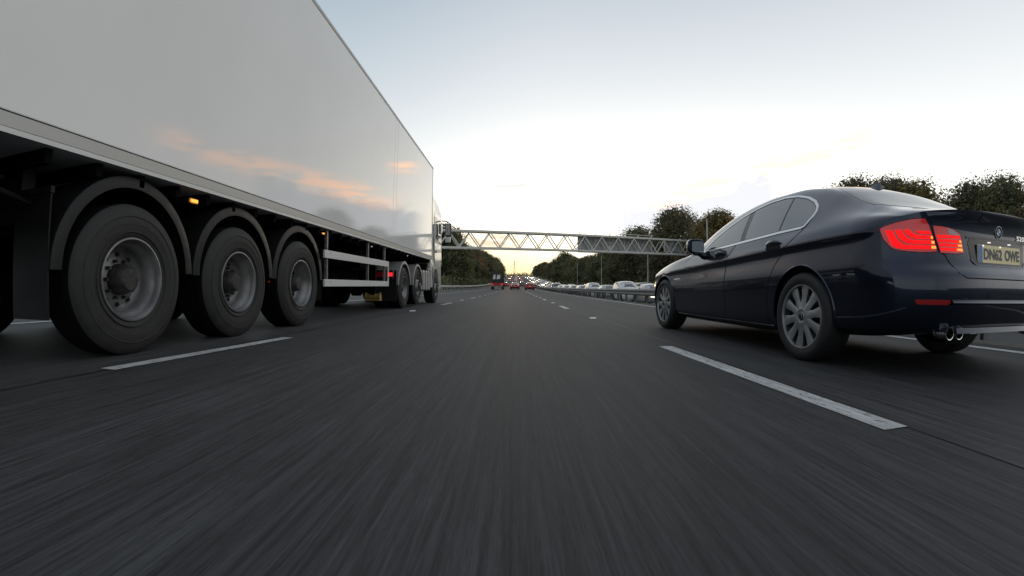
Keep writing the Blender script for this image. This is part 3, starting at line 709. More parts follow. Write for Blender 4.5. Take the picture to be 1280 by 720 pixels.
def patch(sh, mapper, poly, off, name, ml, parent, sp=0.05, th=0.006, su=None, fac=1.0):
    """a skin panel cut to the 2-D outline `poly` and laid `off` proud of the shell, with a rim th deep"""
    su = su or sp
    # densify the outline
    out = []
    for i in range(len(poly)):
        a, b = poly[i], poly[(i+1) % len(poly)]; n = max(1, int(math.hypot((b[0]-a[0]) / su, (b[1]-a[1]) / sp) + 0.5))
        for k in range(n): out.append((a[0] + (b[0]-a[0]) * k / n, a[1] + (b[1]-a[1]) * k / n))
    us = [p[0] for p in out]; vs_ = [p[1] for p in out]
    def inside(x, y):
        c = False; j = len(out) - 1
        for i in range(len(out)):
            if (out[i][1] > y) != (out[j][1] > y) and x < (out[j][0]-out[i][0]) * (y-out[i][1]) / (out[j][1]-out[i][1]) + out[i][0]: c = not c
            j = i
        return c
    pts = [Vector(p) for p in out]
    u = min(us) + su * 0.5
    while u < max(us):
        v = min(vs_) + sp * 0.5
        while v < max(vs_):
            if inside(u, v) and min(math.hypot((u-a) / su, (v-b) / sp) for a, b in out) > 0.45: pts.append(Vector((u, v)))
            v += sp
        u += su
    vv, ee, ff, ov, oe, of = delaunay_2d_cdt([Vector((p.x / su, p.y / sp)) for p in pts], [], [list(range(len(out)))], 1, 1e-6)
    vv = [Vector((p.x * su, p.y * sp)) for p in vv]
    co, no, ok = [], [], True
    for p in vv:
        c, n = mapper(p.x, p.y)
        if c is None: c, n = (co[-1] - no[-1] * off if co else Vector((0, 0, 0))), (no[-1] if no else Vector((0, 0, 1)))
        co.append(c + n * off); no.append(n)
    nv = len(co)
    fs = [tuple(f) for f in ff]
    if not fs: return None
    # orient by normal
    a = fs[0]; fn = (co[a[1]] - co[a[0]]).cross(co[a[2]] - co[a[0]])
    if fn.dot(no[a[0]]) < 0: fs = [f[::-1] for f in fs]
    ec = {}
    for f in fs:
        for i in range(len(f)): e = (f[i], f[(i+1) % len(f)]); ec[e] = 1
    bnd = [e for e in ec if (e[1], e[0]) not in ec]
    verts = [tuple(c) for c in co]; normals = [tuple(n) for n in no]
    idx = {}
    for e in bnd:
        for q in e:
            if q not in idx: idx[q] = (len(verts), len(verts) + 1); verts += [tuple(co[q]), tuple(co[q] - no[q] * th)]; normals += [(0, 0, 0)] * 2
    for a, b in bnd: fs.append((idx[b][0], idx[a][0], idx[a][1], idx[b][1]))
    me = bpy.data.meshes.new(name); me.from_pydata([Vector(v) for v in verts], [], fs)
    me.materials.append(ml); me.shade_smooth()
    me.normals_split_custom_set_from_vertices(normals)
    o = bpy.data.objects.new(name, me); COL.objects.link(o); o.parent = parent
    return o
def ribbon(sh, mapper, pts, wd, off, name, ml, parent, closed=False, sp=0.04, th=0.004, bulge=0.0):
    """a narrow strip that follows pts over the shell"""
    out = []
    n = len(pts)
    for i in range(n if closed else n - 1):
        a, b = pts[i], pts[(i+1) % n]; k = max(1, int(math.dist(a, b) / sp))
        out += [(a[0] + (b[0]-a[0]) * q / k, a[1] + (b[1]-a[1]) * q / k) for q in range(k)]
    if not closed: out.append(pts[-1])
    P3 = []
    for u, v in out:
        c, nn = mapper(u, v)
        if c is None: continue
        P3.append((c, nn))
    m = MB(); k = len(P3); vs = []
    for i in range(k):
        a = P3[(i-1) % k if closed else max(i-1, 0)][0]; b = P3[(i+1) % k if closed else min(i+1, k-1)][0]
        c, nn = P3[i]; d = (b - a).normalized(); sd = d.cross(nn).normalized()
        vs += [c + sd * wd/2 + nn * (off - th), c + sd * wd/2 * 0.86 + nn * off, c + nn * (off + bulge), c - sd * wd/2 * 0.86 + nn * off, c - sd * wd/2 + nn * (off - th)]
    fs = []
    for i in range(k if closed else k - 1):
        j = (i+1) % k
        for q in range(4): fs.append((i*5 + q, i*5 + q + 1, j*5 + q + 1, j*5 + q))
    m.add(vs, fs)
    return m.build(name, ml, parent, smooth=50)

SAL = {
 'xw': [(-1.1, .885), (-.9, .912), (-.5, .928), (0, .934), (.5, .922), (1.0, .912), (1.6, .906), (2.2, .910), (2.9, .926), (3.3, .918), (3.6, .89), (3.8, .86)],
 'zb': [(-1.1, .31), (-.9, .268), (-.5, .238), (0.2, .205), (1, .175), (2.2, .175), (3.0, .19), (3.8, .22)],
 'zc': [(-1.1, .900), (-.5, .888), (0, .872), (1, .832), (2, .785), (3, .735), (3.4, .69), (3.8, .58)],
 'ck': [(-1.1, .1), (-.92, .7), (-.8, 1.2), (-.68, 1.7), (-.5, 2.0), (0.5, 2.1), (2.0, 1.9), (2.8, 1.0), (3.8, .2)],
 'zbelt': [(-1.1, .985), (-.8, 1.005), (-.3, 1.02), (.5, .99), (1.2, .972), (2.1, .945), (2.5, .92), (3.0, .86), (3.4, .78), (3.8, .62)],
 'xbelt': [(-1.1, .82), (-.7, .845), (-.2, .860), (.6, .868), (1.2, .866), (2.1, .858), (2.6, .865), (3.2, .85), (3.8, .76)],
 'xr': [(-1.1, .70), (-.7, .655), (-.45, .625), (-.15, .600), (.2, .585), (.7, .585), (1.1, .60), (1.6, .645), (2.0, .705), (2.3, .75), (2.6, .76), (3.2, .73), (3.8, .62)],
 'zr': [(-1.1, 1.015), (-.9, 1.045), (-.7, 1.080), (-.5, 1.14), (-.3, 1.215), (-.1, 1.295), (.15, 1.365), (.45, 1.405), (.8, 1.412), (1.1, 1.392), (1.4, 1.345), (1.7, 1.265), (1.95, 1.165), (2.15, 1.065), (2.35, .985), (2.6, .94), (3.0, .895), (3.4, .81), (3.8, .65)],
 'z7': [(-1.1, 1.045), (-.95, 1.068), (-.8, 1.083), (-.65, 1.122), (-.4, 1.232), (-.15, 1.345), (.15, 1.428), (.5, 1.462), (.8, 1.466), (1.15, 1.455), (1.45, 1.415), (1.75, 1.32), (2.05, 1.185), (2.3, 1.065), (2.42, 1.015), (2.7, .985), (3.0, .95), (3.4, .87), (3.65, .79), (3.8, .70)],
 'yr': [(.2, -.98), (.28, -1.03), (.36, -1.07), (.46, -1.10), (.56, -1.11), (.63, -1.105), (.675, -1.075), (.70, -1.05), (.76, -1.035), (.86, -1.03), (.95, -1.04), (1.0, -1.055), (1.03, -1.070), (1.2, -1.070)],
 'plan_r': [(.2, .30), (.6, .31), (.8, .33), (1.1, .36)],
 'exp_r': [(.2, 4.2), (.7, 4.0), (1.1, 3.4)],
 'yf': [(.2, 3.72), (.35, 3.80), (.55, 3.82), (.65, 3.76), (.75, 3.62), (.9, 3.5)],
 'ends': (-1.1, 3.8)}

M_navy = mat('navy_metallic_paint', (0.0080, 0.0140, 0.033), 0.30, metal=0.8, coat=1.0, coat_rough=0.015, var=0.03, scale=3, rvar=0.02)
M_navy2 = mat('navy_lower_trim', (0.006, 0.008, 0.013), 0.32, var=0.1, coat=0.4)
M_tyre2 = mat('car_tyre', (0.014, 0.014, 0.014), 0.62, var=0.2, scale=12)
M_alloy = mat('alloy_silver', (0.36, 0.37, 0.38), 0.36, metal=0.75, var=0.12, scale=10)
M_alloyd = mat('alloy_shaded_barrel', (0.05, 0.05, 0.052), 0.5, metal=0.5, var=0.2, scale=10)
M_disc = mat('brake_disc', (0.18, 0.18, 0.18), 0.35, metal=0.9, var=0.1)
M_plateY = mat('yellow_number_plate', (0.90, 0.76, 0.42), 0.4, var=0.05)
M_ptext = mat('plate_letters', (0.10, 0.10, 0.13), 0.5, var=0.02)
M_pblue = mat('plate_blue_band', (0.10, 0.22, 0.50), 0.4, var=0.02)
M_ledred = mat('red_light_bar', (0.30, 0.004, 0.006), 0.4, spec=0.2, emit=(1.0, 0.004, 0.006), estr=1.05)
M_ledor = mat('bright_light_end', (0.9, 0.2, 0.03), 0.2, emit=(1.0, 0.17, 0.02), estr=2.6)
M_redglass = mat('tail_lamp_red_glass', (0.22, 0.012, 0.018), 0.15, var=0.05, coat=1.0, emit=(1.0, 0.01, 0.01), estr=0.20)
M_smoke = mat('clear_lamp_glass', (0.40, 0.30, 0.31), 0.15, var=0.1, coat=1.0)

def tex(body, size, ml, parent, name, loc, rot, extr=0.001, bold=0.0):
    c = bpy.data.curves.new(name, 'FONT'); c.body = body; c.size = size; c.extrude = extr; c.offset = bold; c.align_x = 'LEFT'; c.align_y = 'BOTTOM'
    o = bpy.data.objects.new(name + '_tmp', c); COL.objects.link(o)
    dg = bpy.context.evaluated_depsgraph_get(); dg.update()
    me = bpy.data.meshes.new_from_object(o.evaluated_get(dg)); bpy.data.objects.remove(o)
    me.materials.clear(); me.materials.append(ml)
    q = bpy.data.objects.new(name, me); COL.objects.link(q); q.location = loc; q.rotation_euler = rot; q.parent = parent
    return q
def fit_text(q, width, height):
    xs = [v.co.x for v in q.data.vertices]; ys = [v.co.y for v in q.data.vertices]
    sx = width / (max(xs) - min(xs)); sy = height / (max(ys) - min(ys)); x0, y0 = min(xs), min(ys)
    for v in q.data.vertices: v.co.x = (v.co.x - x0) * sx; v.co.y = (v.co.y - y0) * sy

# ------------------------------------------------------------------ the dark saloon
CAR = CarShape(SAL, 110, 6, 16)
YAW = R(2.4)
c0 = Vector((3.075, 3.10, 0)); c0.z = gz(c0.x, c0.y)
car = empty('saloon_car', c0, rot=(R(-0.35), R(0.97), YAW))
tag(car, 'dark navy four door saloon in the right lane with red tail lights on', 'car')
body_me = CAR.me.copy(); body_me.materials.append(M_navy); body_me.materials.append(M_gap)
bod = bpy.data.objects.new('body', body_me); COL.objects.link(bod)
# open the wheel arches
cutters = []
for yy in (0.0, 2.968):
    for sg in (-1, 1):
        m = MB(); n = 56; ra = 0.372
        pts = [(yy + ra * math.cos(2*PI*i/n), 0.335 + ra * math.sin(2*PI*i/n)) for i in range(n)]
        pts = [(yy + ra * math.cos(PI*i/28), 0.345 + ra * math.sin(PI*i/28)) for i in range(29)] + [(yy - ra, 0.0), (yy + ra, 0.0)]
        x0, x1 = sorted((sg * 0.60, sg * 1.2)); m.prism_x(pts, x0, x1)
        cutters.append(m.build('cutter', M_gap))
        md = bod.modifiers.new('b', 'BOOLEAN'); md.operation = 'DIFFERENCE'; md.object = cutters[-1]; md.solver = 'EXACT'; md.material_mode = 'TRANSFER'
dg = bpy.context.evaluated_depsgraph_get(); dg.update()
nm = bpy.data.meshes.new_from_object(bod.evaluated_get(dg)); bod.modifiers.clear(); bod.data = nm

for c in cutters: bpy.data.objects.remove(c)
print('BODY', len(nm.polygons), [m_.name for m_ in nm.materials])
nm.shade_smooth(); nm.set_sharp_from_angle(angle=R(38)); nm.name = 'body'
bod.parent = car

def arch_lip(sg):
    m = MB(); n = 40; vs = []
    mp = CAR.left if sg < 0 else CAR.right
    for yy in (0.0, 2.968):
        vs = []; k = 0
        for i in range(n + 1):
            t = PI * i / n * 1.06 - 0.03 * PI
            for rr, dx in ((0.385, 0.000), (0.378, 0.006), (0.3705, 0.004), (0.3695, -0.03)):
                u, v = yy + rr * math.cos(t), 0.345 + rr * math.sin(t); c, nn = mp(u, v)
                if c is None: c, nn = Vector((sg * 0.9, u, v)), Vector((sg, 0, 0))
                vs.append((c.x + sg * dx, u, v))
        m.add(vs, [(i*4 + j, i*4 + j + 1, (i+1)*4 + j + 1, (i+1)*4 + j) for i in range(n) for j in range(3)])
    return m.build('arch_lip', M_navy, car, smooth=60)
for sg in (-1, 1): arch_lip(sg)

# alloy wheels
def car_wheel(sh_, parent, loc, left=True, spin=0.0, Rt=0.338, wd=0.24):
    a = empty('wheel', loc); a.parent = parent
    Rr = 0.243
    m = MB(); prof = [(-0.02, Rr - 0.005), (0.0, Rr + 0.004), (0.006, Rr + 0.02), (0.010, Rr + 0.05), (0.002, Rt - 0.022), (-0.014, Rt - 0.006), (-0.03, Rt), (-0.075, Rt), (-0.077, Rt - 0.007), (-0.083, Rt - 0.007), (-0.085, Rt), (-0.15, Rt), (-0.152, Rt - 0.007), (-0.158, Rt - 0.007), (-0.16, Rt), (-wd + 0.03, Rt), (-wd, Rt - 0.03), (-wd, Rr)]
    m.lathe_x(prof, (0, 0, 0), 64); m.build('tyre', M_tyre2, a, smooth=40)
    m = MB(); m.lathe_x([(-0.004, Rr + 0.003), (0.003, Rr + 0.0), (0.002, Rr - 0.009), (-0.012, Rr - 0.013)], (0, 0, 0), 64)
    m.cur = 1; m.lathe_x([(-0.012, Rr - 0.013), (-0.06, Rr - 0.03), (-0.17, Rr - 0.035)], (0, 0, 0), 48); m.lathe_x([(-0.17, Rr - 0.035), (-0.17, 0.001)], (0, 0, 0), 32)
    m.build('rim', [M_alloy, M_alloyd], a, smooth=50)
    m = MB(); ns = 10
    for i in range(ns):
        t = 2*PI*i/ns; ct, st = math.cos(t), math.sin(t)
        w0, w1 = 0.056, 0.088
        q = []
        for r_, w_, x_, d_ in ((0.05, w0/2 + 0.006, 0.000, 0.03), (0.14, w0/2, -0.010, 0.03), (Rr - 0.012, w1/2, -0.010, 0.03)):
            for sx, xx in ((-1, x_ - 0.008), (0, x_), (1, x_ - 0.008)):
                q.append((xx, r_*ct - sx*w_*st, r_*st + sx*w_*ct))
            for sx in (1, -1): q.append((x_ - d_, r_*ct - sx*w_*st*0.8, r_*st + sx*w_*ct*0.8))
        fs = []
        for b in range(2):
            for j in range(5): fs.append((b*5 + j, b*5 + (j+1) % 5, (b+1)*5 + (j+1) % 5, (b+1)*5 + j))
        m.add(q, fs)
    m.lathe_x([(-0.03, 0.075), (-0.004, 0.070), (0.001, 0.055), (-0.006, 0.035), (-0.002, 0.031)], (0, 0, 0), 32)
    m.build('spokes', M_alloy, a, smooth=40)
    m = MB(); m.lathe_x([(-0.006, 0.031), (0.002, 0.030), (0.005, 0.026), (0.006, 0.0)], (0, 0, 0), 24)
    for i in range(5): t = 2*PI*i/5; m.tube([(-0.02, 0.052*math.cos(t), 0.052*math.sin(t)), (-0.001, 0.052*math.cos(t), 0.052*math.sin(t))], 0.008, 6)
    m.build('centre_cap', M_black, a, smooth=40)
    m = MB(); m.lathe_x([(0.0075, 0.026), (0.008, 0.022), (0.0075, 0.019)], (0, 0, 0), 24); m.build('cap_ring', M_chrome, a, smooth=40)
    m = MB(); m.lathe_x([(-0.10, 0.16), (-0.085, 0.16), (-0.085, 0.07)], (0, 0, 0), 40); m.build('brake_disc', M_disc, a, smooth=40)
    a.rotation_euler = (spin, 0, PI if left else 0)
    return a
for yy in (0.0, 2.968):
    car_wheel(CAR, car, (-0.917, yy, 0.336), True, 0.2 + yy); car_wheel(CAR, car, (0.917, yy, 0.336), False, 0.5)
m = MB(); m.box(-0.62, 0.62, 0.45, 3.3, 0.165, 0.21); m.tube([(-0.45, -0.9, 0.29), (-0.42, 0.2, 0.24), (-0.2, 1.2, 0.17)], 0.03, 8); m.tube([(0.45, -0.9, 0.29), (0.42, 0.2, 0.24)], 0.03, 8)
m.tube([(-0.8, 0, 0.30), (0.8, 0, 0.30)], 0.04, 8); m.box(-0.5, 0.5, -0.90, -0.6, 0.265, 0.34); m.build('underbody', M_dark, car, smooth=40)

# glasshouse
DLO = [(1.86, .958), (1.79, 1.03), (1.66, 1.115), (1.45, 1.215), (1.22, 1.292), (1.0, 1.342), (.78, 1.368), (.56, 1.370), (.36, 1.345), (.20, 1.302), (.08, 1.248), (.01, 1.195), (-.02, 1.145), (-.01, 1.10), (.035, 1.028), (.075, 1.018), (.38, 1.013), (.925, .992), (1.52, .968)]
def inset(poly, d):
    n = len(poly); out = []
    area = sum(poly[i][0]*poly[(i+1)%n][1] - poly[(i+1)%n][0]*poly[i][1] for i in range(n))
    sg = 1 if area > 0 else -1
    for i in range(n):
        p0, p1, p2 = Vector(poly[i-1]), Vector(poly[i]), Vector(poly[(i+1) % n])
        e1 = (p1 - p0).normalized(); e2 = (p2 - p1).normalized()
        n1 = Vector((-e1.y, e1.x)) * sg; n2 = Vector((-e2.y, e2.x)) * sg
        b = (n1 + n2); b = b / max(0.35, (1 + n1.dot(n2)))
        out.append((p1.x + b.x * d, p1.y + b.y * d))
    return out
def clip_x(poly, lo, hi):
    def cl(P, k, sgn):
        out = []
        for i in range(len(P)):
            a, b = P[i], P[(i+1) % len(P)]; ia, ib = sgn * (a[0] - k) >= 0, sgn * (b[0] - k) >= 0
            if ia: out.append(a)
            if ia != ib: t = (k - a[0]) / (b[0] - a[0]); out.append((k, a[1] + t * (b[1] - a[1])))
        return out
    return cl(cl(poly, lo, 1), hi, -1)
def shear(poly, k, z0=1.0): return [(u + k * (v - z0), v) for u, v in poly]
gl = inset(DLO, 0.020)
def side_set(sg):
    mp = CAR.left if sg < 0 else CAR.right
    o = ribbon(CAR, mp, inset(DLO, 0.003), 0.027, 0.006, 'window_surround', M_chrome, car, closed=True, th=0.012, bulge=0.002)
    patch(CAR, mp, inset(DLO, 0.006), 0.0012, 'window_pillar', M_black, car)
    # doors: proud skins, their rims make the shut lines
    def fr(P): return P
    fd = [(2.34, .70), (2.30, .32), (2.24, .245), (1.50, .24), (1.275, .245), (1.275, .78), (1.235, .86), (1.10, .982), (1.9, .950), (2.15, .935), (2.30, .88)]
    rd = [(1.265, .245), (1.265, .78), (1.225, .86), (1.09, .983), (.5, 1.003), (.05, 1.017), (.035, 1.0), (.12, .93), (.245, .85), (.36, .75), (.44, .62), (.475, .48), (.485, .245)]
    for nm_, P, y0, y1, hy in (('front_door', fd, 1.05, 2.2, 1.40), ('rear_door', rd, .2, 1.0, .39)):
        ribbon(CAR, mp, P, 0.009, 0.0006, 'door_seal', M_gap, car, closed=True, th=0.002, sp=0.03)
        d = patch(CAR, mp, inset(P, 0.0045), 0.0016, nm_, M_navy, car, th=0.003, sp=0.035)
        # handle bowl and handle
        zc_ = 0.893 if nm_ == 'front_door' else 0.903
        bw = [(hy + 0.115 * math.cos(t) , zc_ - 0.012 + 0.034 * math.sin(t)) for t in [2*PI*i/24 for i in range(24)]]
        b_ = patch(CAR, mp, bw, 0.0030, 'handle_bowl_shade', M_gap, d, sp=0.02)  # flat dark patch, the shade of the bowl put into its colour
        m = MB(); c1, n1 = mp(hy - 0.115, zc_ + 0.018); c2, n2 = mp(hy + 0.115, zc_ + 0.010); mid, nmid = mp(hy, zc_ + 0.020)
        sc = []
        for i in range(13):
            t = i / 12; y_ = hy - 0.12 + 0.24 * t; bulge_ = 0.026 * math.sin(PI * t) ** 0.6 + 0.004
            c_, n_ = mp(y_, zc_ + 0.012 + 0.008 * math.sin(PI * t)); sc.append(c_ + n_ * bulge_)
        k = len(m.v)
        vs = []
        for i, p in enumerate(sc):
            t = i / 12; h_ = 0.008 + 0.010 * math.sin(PI * t) ** 0.5
            for a_ in range(8): A = 2*PI*a_/8; vs.append((p.x + sg * 0.006 * math.cos(A), p.y, p.z + h_ * math.sin(A)))
        fs = [(i*8 + j, i*8 + (j+1) % 8, (i+1)*8 + (j+1) % 8, (i+1)*8 + j) for i in range(12) for j in range(8)] + [tuple(range(8)), tuple(96 + j for j in range(8))]
        m.add(vs, fs); m.build('handle', M_navy, d, smooth=60)
        if nm_ == 'front_door':
            gp = shear(clip_x(shear(gl, -0.25, .99), 1.03, 3), 0.25, .99)
            patch(CAR, mp, gp, 0.0032, 'window', M_cglass, d, sp=0.04)
            # mirror
            c_, n_ = mp(1.84, .95)
            m = MB(); bx = c_.x
            m.tube([(bx - sg*0.03, 1.80, 0.915), (bx + sg*0.03, 1.80, 0.92), (bx + sg*0.075, 1.81, 0.955)], [0.06, 0.04, 0.034], 10)
            arm = m.build('mirror_arm', M_black, car, smooth=50)
            # housing: superellipsoid
            hv = []; hf = []; nu, nv = 20, 14
            for iv in range(nv + 1):
                ph = -PI/2 + PI * iv / nv
                for iu in range(nu):
                    th_ = 2*PI*iu/nu
                    f = lambda a_, e_: math.copysign(abs(a_) ** e_, a_)
                    x = 0.110 * f(math.cos(ph), .6) * f(math.cos(th_), .5); z = 0.090 * f(math.cos(ph), .6) * f(math.sin(th_), .5); y_ = 0.085 * f(math.sin(ph), .8)
                    if y_ < -0.03: y_ = -0.03 - (y_ + 0.03) * 0.05
                    tz = 1 - 0.22 * (x / 0.118) * (1)
                    hv.append((bx + sg * (0.122 + x), 1.81 + y_ + 0.03 * (x / 0.118) * -1, 1.015 + z * (1 - 0.20 * (x / 0.118)) + 0.012 * x / .118))
            hf = [(i*nu + j, i*nu + (j+1) % nu, (i+1)*nu + (j+1) % nu, (i+1)*nu + j) for i in range(nv) for j in range(nu)]
            m = MB(); m.add(hv, hf); m.build('mirror_housing', M_navy, car, smooth=60)
            m = MB(); cx_ = bx + sg * 0.122
            pl = [(cx_ + sg * 0.090 * math.copysign(abs(math.cos(t)) ** .55, math.cos(t)), 1.017 + 0.060 * math.copysign(abs(math.sin(t)) ** .55, math.sin(t)) * (1 - .15 * math.cos(t))) for t in [2*PI*(i + .5)/28 for i in range(28)]]
            m.prism_y([(a_, b__) for a_, b__ in pl], 1.767, 1.775); m.build('mirror_glass', M_mirr, car)
            m = MB(); m.box(min(bx + sg*0.07, bx + sg*0.22), max(bx + sg*0.07, bx + sg*0.19), 1.79, 1.83, 0.922, 0.928); m.build('mirror_seam', M_navy2, car)
        else:
            g2 = shear(clip_x(shear(shear(gl, -0.25, .99), .17, .99), .395, 5), -.17, .99); g2 = shear(clip_x(g2, -5, .945), .25, .99)
            patch(CAR, mp, g2, 0.0032, 'window', M_cglass, d, sp=0.04)
            g3 = shear(clip_x(shear(gl, -0.08, .99), -3, .37), 0.08, .99)
            patch(CAR, mp, g3, 0.0032, 'quarter_window', M_cglass, d, sp=0.04)
    # sill trim
    ribbon(CAR, mp, [(2.50, .252), (1.4, .248), (.50, .252)], 0.012, 0.001, 'sill_seam', M_gap, car, th=0.002)
    o = ribbon(CAR, mp, [(2.52, .232), (1.4, .228), (.42, .232)], 0.02, 0.008, 'sill_strip', M_navy2, car, th=0.012)
    # side gill with indicator
    ribbon(CAR, mp, [(2.62, .662), (2.52, .668), (2.43, .672)], 0.022, 0.004, 'side_gill', M_chrome, car, th=0.006)
    # front shut line of the wing
    ribbon(CAR, mp, [(2.62, .25), (2.60, .3)], 0.006, 0.001, 'wing_seam', M_gap, car, th=0.002)
    # filler/bumper seam behind the rear arch
    ribbon(CAR, mp, [(-.36, .50), (-.50, .66), (-.66, .70)], 0.005, 0.001, 'bumper_seam', M_gap, car, th=0.002)
for sg in (-1, 1): side_set(sg)
# glass front and rear
rw = [(-.50, .02), (-.25, .045), (0, .05), (.25, .045), (.49, .02), (.555, -.08), (.63, -.36), (.655, -.52), (.60, -.60), (.3, -.69), (0, -.70), (-.3, -.69), (-.60, -.60), (-.655, -.52), (-.63, -.36), (-.555, -.08)]
patch(CAR, CAR.top, rw, 0.002, 'rear_window', M_cglass, car, sp=0.05)
ws = [(-.55, 1.50), (-.3, 1.47), (0, 1.46), (.3, 1.47), (.55, 1.50), (.66, 1.9), (.735, 2.28), (.4, 2.37), (0, 2.40), (-.4, 2.37), (-.735, 2.28), (-.66, 1.9)]
patch(CAR, CAR.top, ws, 0.002, 'windscreen', M_cglass, car, sp=0.06)
# shark-fin aerial
m = MB(); c_, n_ = CAR.top(0, .08); z0 = c_.z
fin = [(0.19, 0.0), (0.15, 0.012), (0.02, 0.05), (-0.04, 0.056), (-0.05, 0.03), (-0.055, 0.0)]
for hw, ex in ((0.012, 0),):
    m.prism_x([(0.08 + a, z0 - 0.01 + b) for a, b in fin], -0.008, 0.008)
vs = []
for a, hgt in [(0.19, 0.0), (0.13, 0.02), (0.05, 0.042), (-0.01, 0.058), (-0.045, 0.058), (-0.05, 0.0)]:
    vs += [(-0.035 * min(1, (0.2 - a) / 0.1), 0.08 + a, z0 - 0.012), (-0.006, 0.08 + a, z0 - 0.006 + hgt), (0.006, 0.08 + a, z0 - 0.006 + hgt), (0.035 * min(1, (0.2 - a) / 0.1), 0.08 + a, z0 - 0.012)]
m = MB(); m.add(vs, [(i*4 + j, i*4 + j + 1, (i+1)*4 + j + 1, (i+1)*4 + j) for i in range(5) for j in range(3)] + [(0, 1, 2, 3), (20, 23, 22, 21)])
m.build('roof_aerial', M_navy, car, smooth=50)

# boot lid: proud skin on the tail with its shut line, black patch for the plate recess, lamps
bl = [(-.668, 1.02), (-.648, .985), (-.622, .93), (-.583, .775), (-.545, .755), (-.52, .70), (-.505, .645), (-.45, .617), (.45, .617), (.505, .645), (.52, .70), (.545, .755), (.583, .775), (.622, .93), (.648, .985), (.668, 1.02)]
ribbon(CAR, CAR.rear, bl, 0.008, 0.0008, 'boot_seal', M_gap, car, th=0.002, sp=0.03)
rc_ = [(-.33, .865), (-.345, .84), (-.325, .735), (-.29, .705), (.29, .705), (.325, .735), (.345, .84), (.33, .865)]
boot = patch(CAR, CAR.rear, inset(bl, 0.004), 0.0014, 'boot_lid', M_navy, car, th=0.003, sp=0.035)
rec = patch(CAR, CAR.rear, rc_, 0.0035, 'plate_recess_shade', M_black, boot, sp=0.05)  # black patch laid proud, the recess darkness is only its colour
ribbon(CAR, CAR.rear, [(-.36, .872), (-.2, .876), (0, .877), (.2, .876), (.36, .872)], 0.016, 0.006, 'boot_shadow_line', M_black, car, th=0.006)  # black strip drawn for the shadow gap above the plate
ribbon(CAR, CAR.rear, [(-.33, .735), (-.29, .700), (.29, .700), (.33, .735)], 0.010, 0.007, 'plate_frame', M_navy, boot, th=0.006)
yp = CAR.rear(0, .79)[0].y - 0.014
m = MB(); m.box(-.26, .26, yp, yp + 0.008, .722, .833); m.cur = 1; m.box(-.258, -.212, yp - 0.0012, yp, .724, .831)
pl = m.build('number_plate', [M_plateY, M_pblue], car)
t1 = tex('DN62', 0.1, M_ptext, pl, 'plate_letters', (-.198, yp - 0.002, .742), (R(90), 0, 0), 0.0006, 0.003); fit_text(t1, .222, .072)
t2 = tex('OWE', 0.1, M_ptext, pl, 'plate_letters', (.058, yp - 0.002, .742), (R(90), 0, 0), 0.0006, 0.003); fit_text(t2, .188, .072)
for x in (-.12, .13): 
    m = MB(); m.box(x - 0.012, x + 0.012, yp + 0.002, yp + 0.012, .849, .855); m.build('plate_lamp', M_wlamp, car)
m = MB()
for x in (-.205, .0): MB().tube([(x, yp - 0.006, .828), (x, yp, .828)], 0.005, 8).build('plate_screw', M_wlamp, pl)  # screw heads glow with the lit lamp material, though they are no lamps
# roundel badge: black ring, chrome rims, blue and white quarters
cb, nb = CAR.rear(0, .925)
badge = empty('badge', cb + nb * 0.002); badge.parent = car; badge.rotation_euler = (math.asin(max(-1, min(1, -nb.z))), 0, 0)
m = MB(); n = 40
def disc(m, r0, r1, y0, y1, a0=0, a1=360):
    k = 40; A = [R(a0 + (a1 - a0) * i / k) for i in range(k + 1)]
    vs = [(r * math.sin(a), yy, r * math.cos(a)) for a in A for r, yy in ((r0, y1), (r0, y0), (r1, y0), (r1, y1))]
    m.add(vs, [(i*4 + j, i*4 + j + 1, i*4 + 4 + j + 1, i*4 + 4 + j) for i in range(k) for j in range(3)])
disc(m, 0.037, 0.0415, -0.006, 0.0); disc(m, 0.0225, 0.0245, -0.006, 0.0); m.build('badge_ring', M_chrome, badge)
m = MB(); disc(m, 0.024, 0.0375, -0.0045, 0.0); m.build('badge_band', M_black, badge)
m = MB(); disc(m, 0.0005, 0.0228, -0.005, 0.0, 0, 90); disc(m, 0.0005, 0.0228, -0.005, 0.0, 180, 270); m.build('badge_quarter', mat('badge_white', (.7, .7, .7), .3), badge)
m = MB(); disc(m, 0.0005, 0.0228, -0.005, 0.0, 90, 180); disc(m, 0.0005, 0.0228, -0.005, 0.0, 270, 360); m.build('badge_quarter', mat('badge_blue', (.05, .2, .5), .3), badge)
cm, nmn = CAR.rear(.33, .905)
t3 = tex('520d', 0.05, M_chrome, car, 'model_lettering', (.235, cm.y - 0.012, .885), (R(90), 0, R(2)), 0.002, 0.001); fit_text(t3, .15, .032)
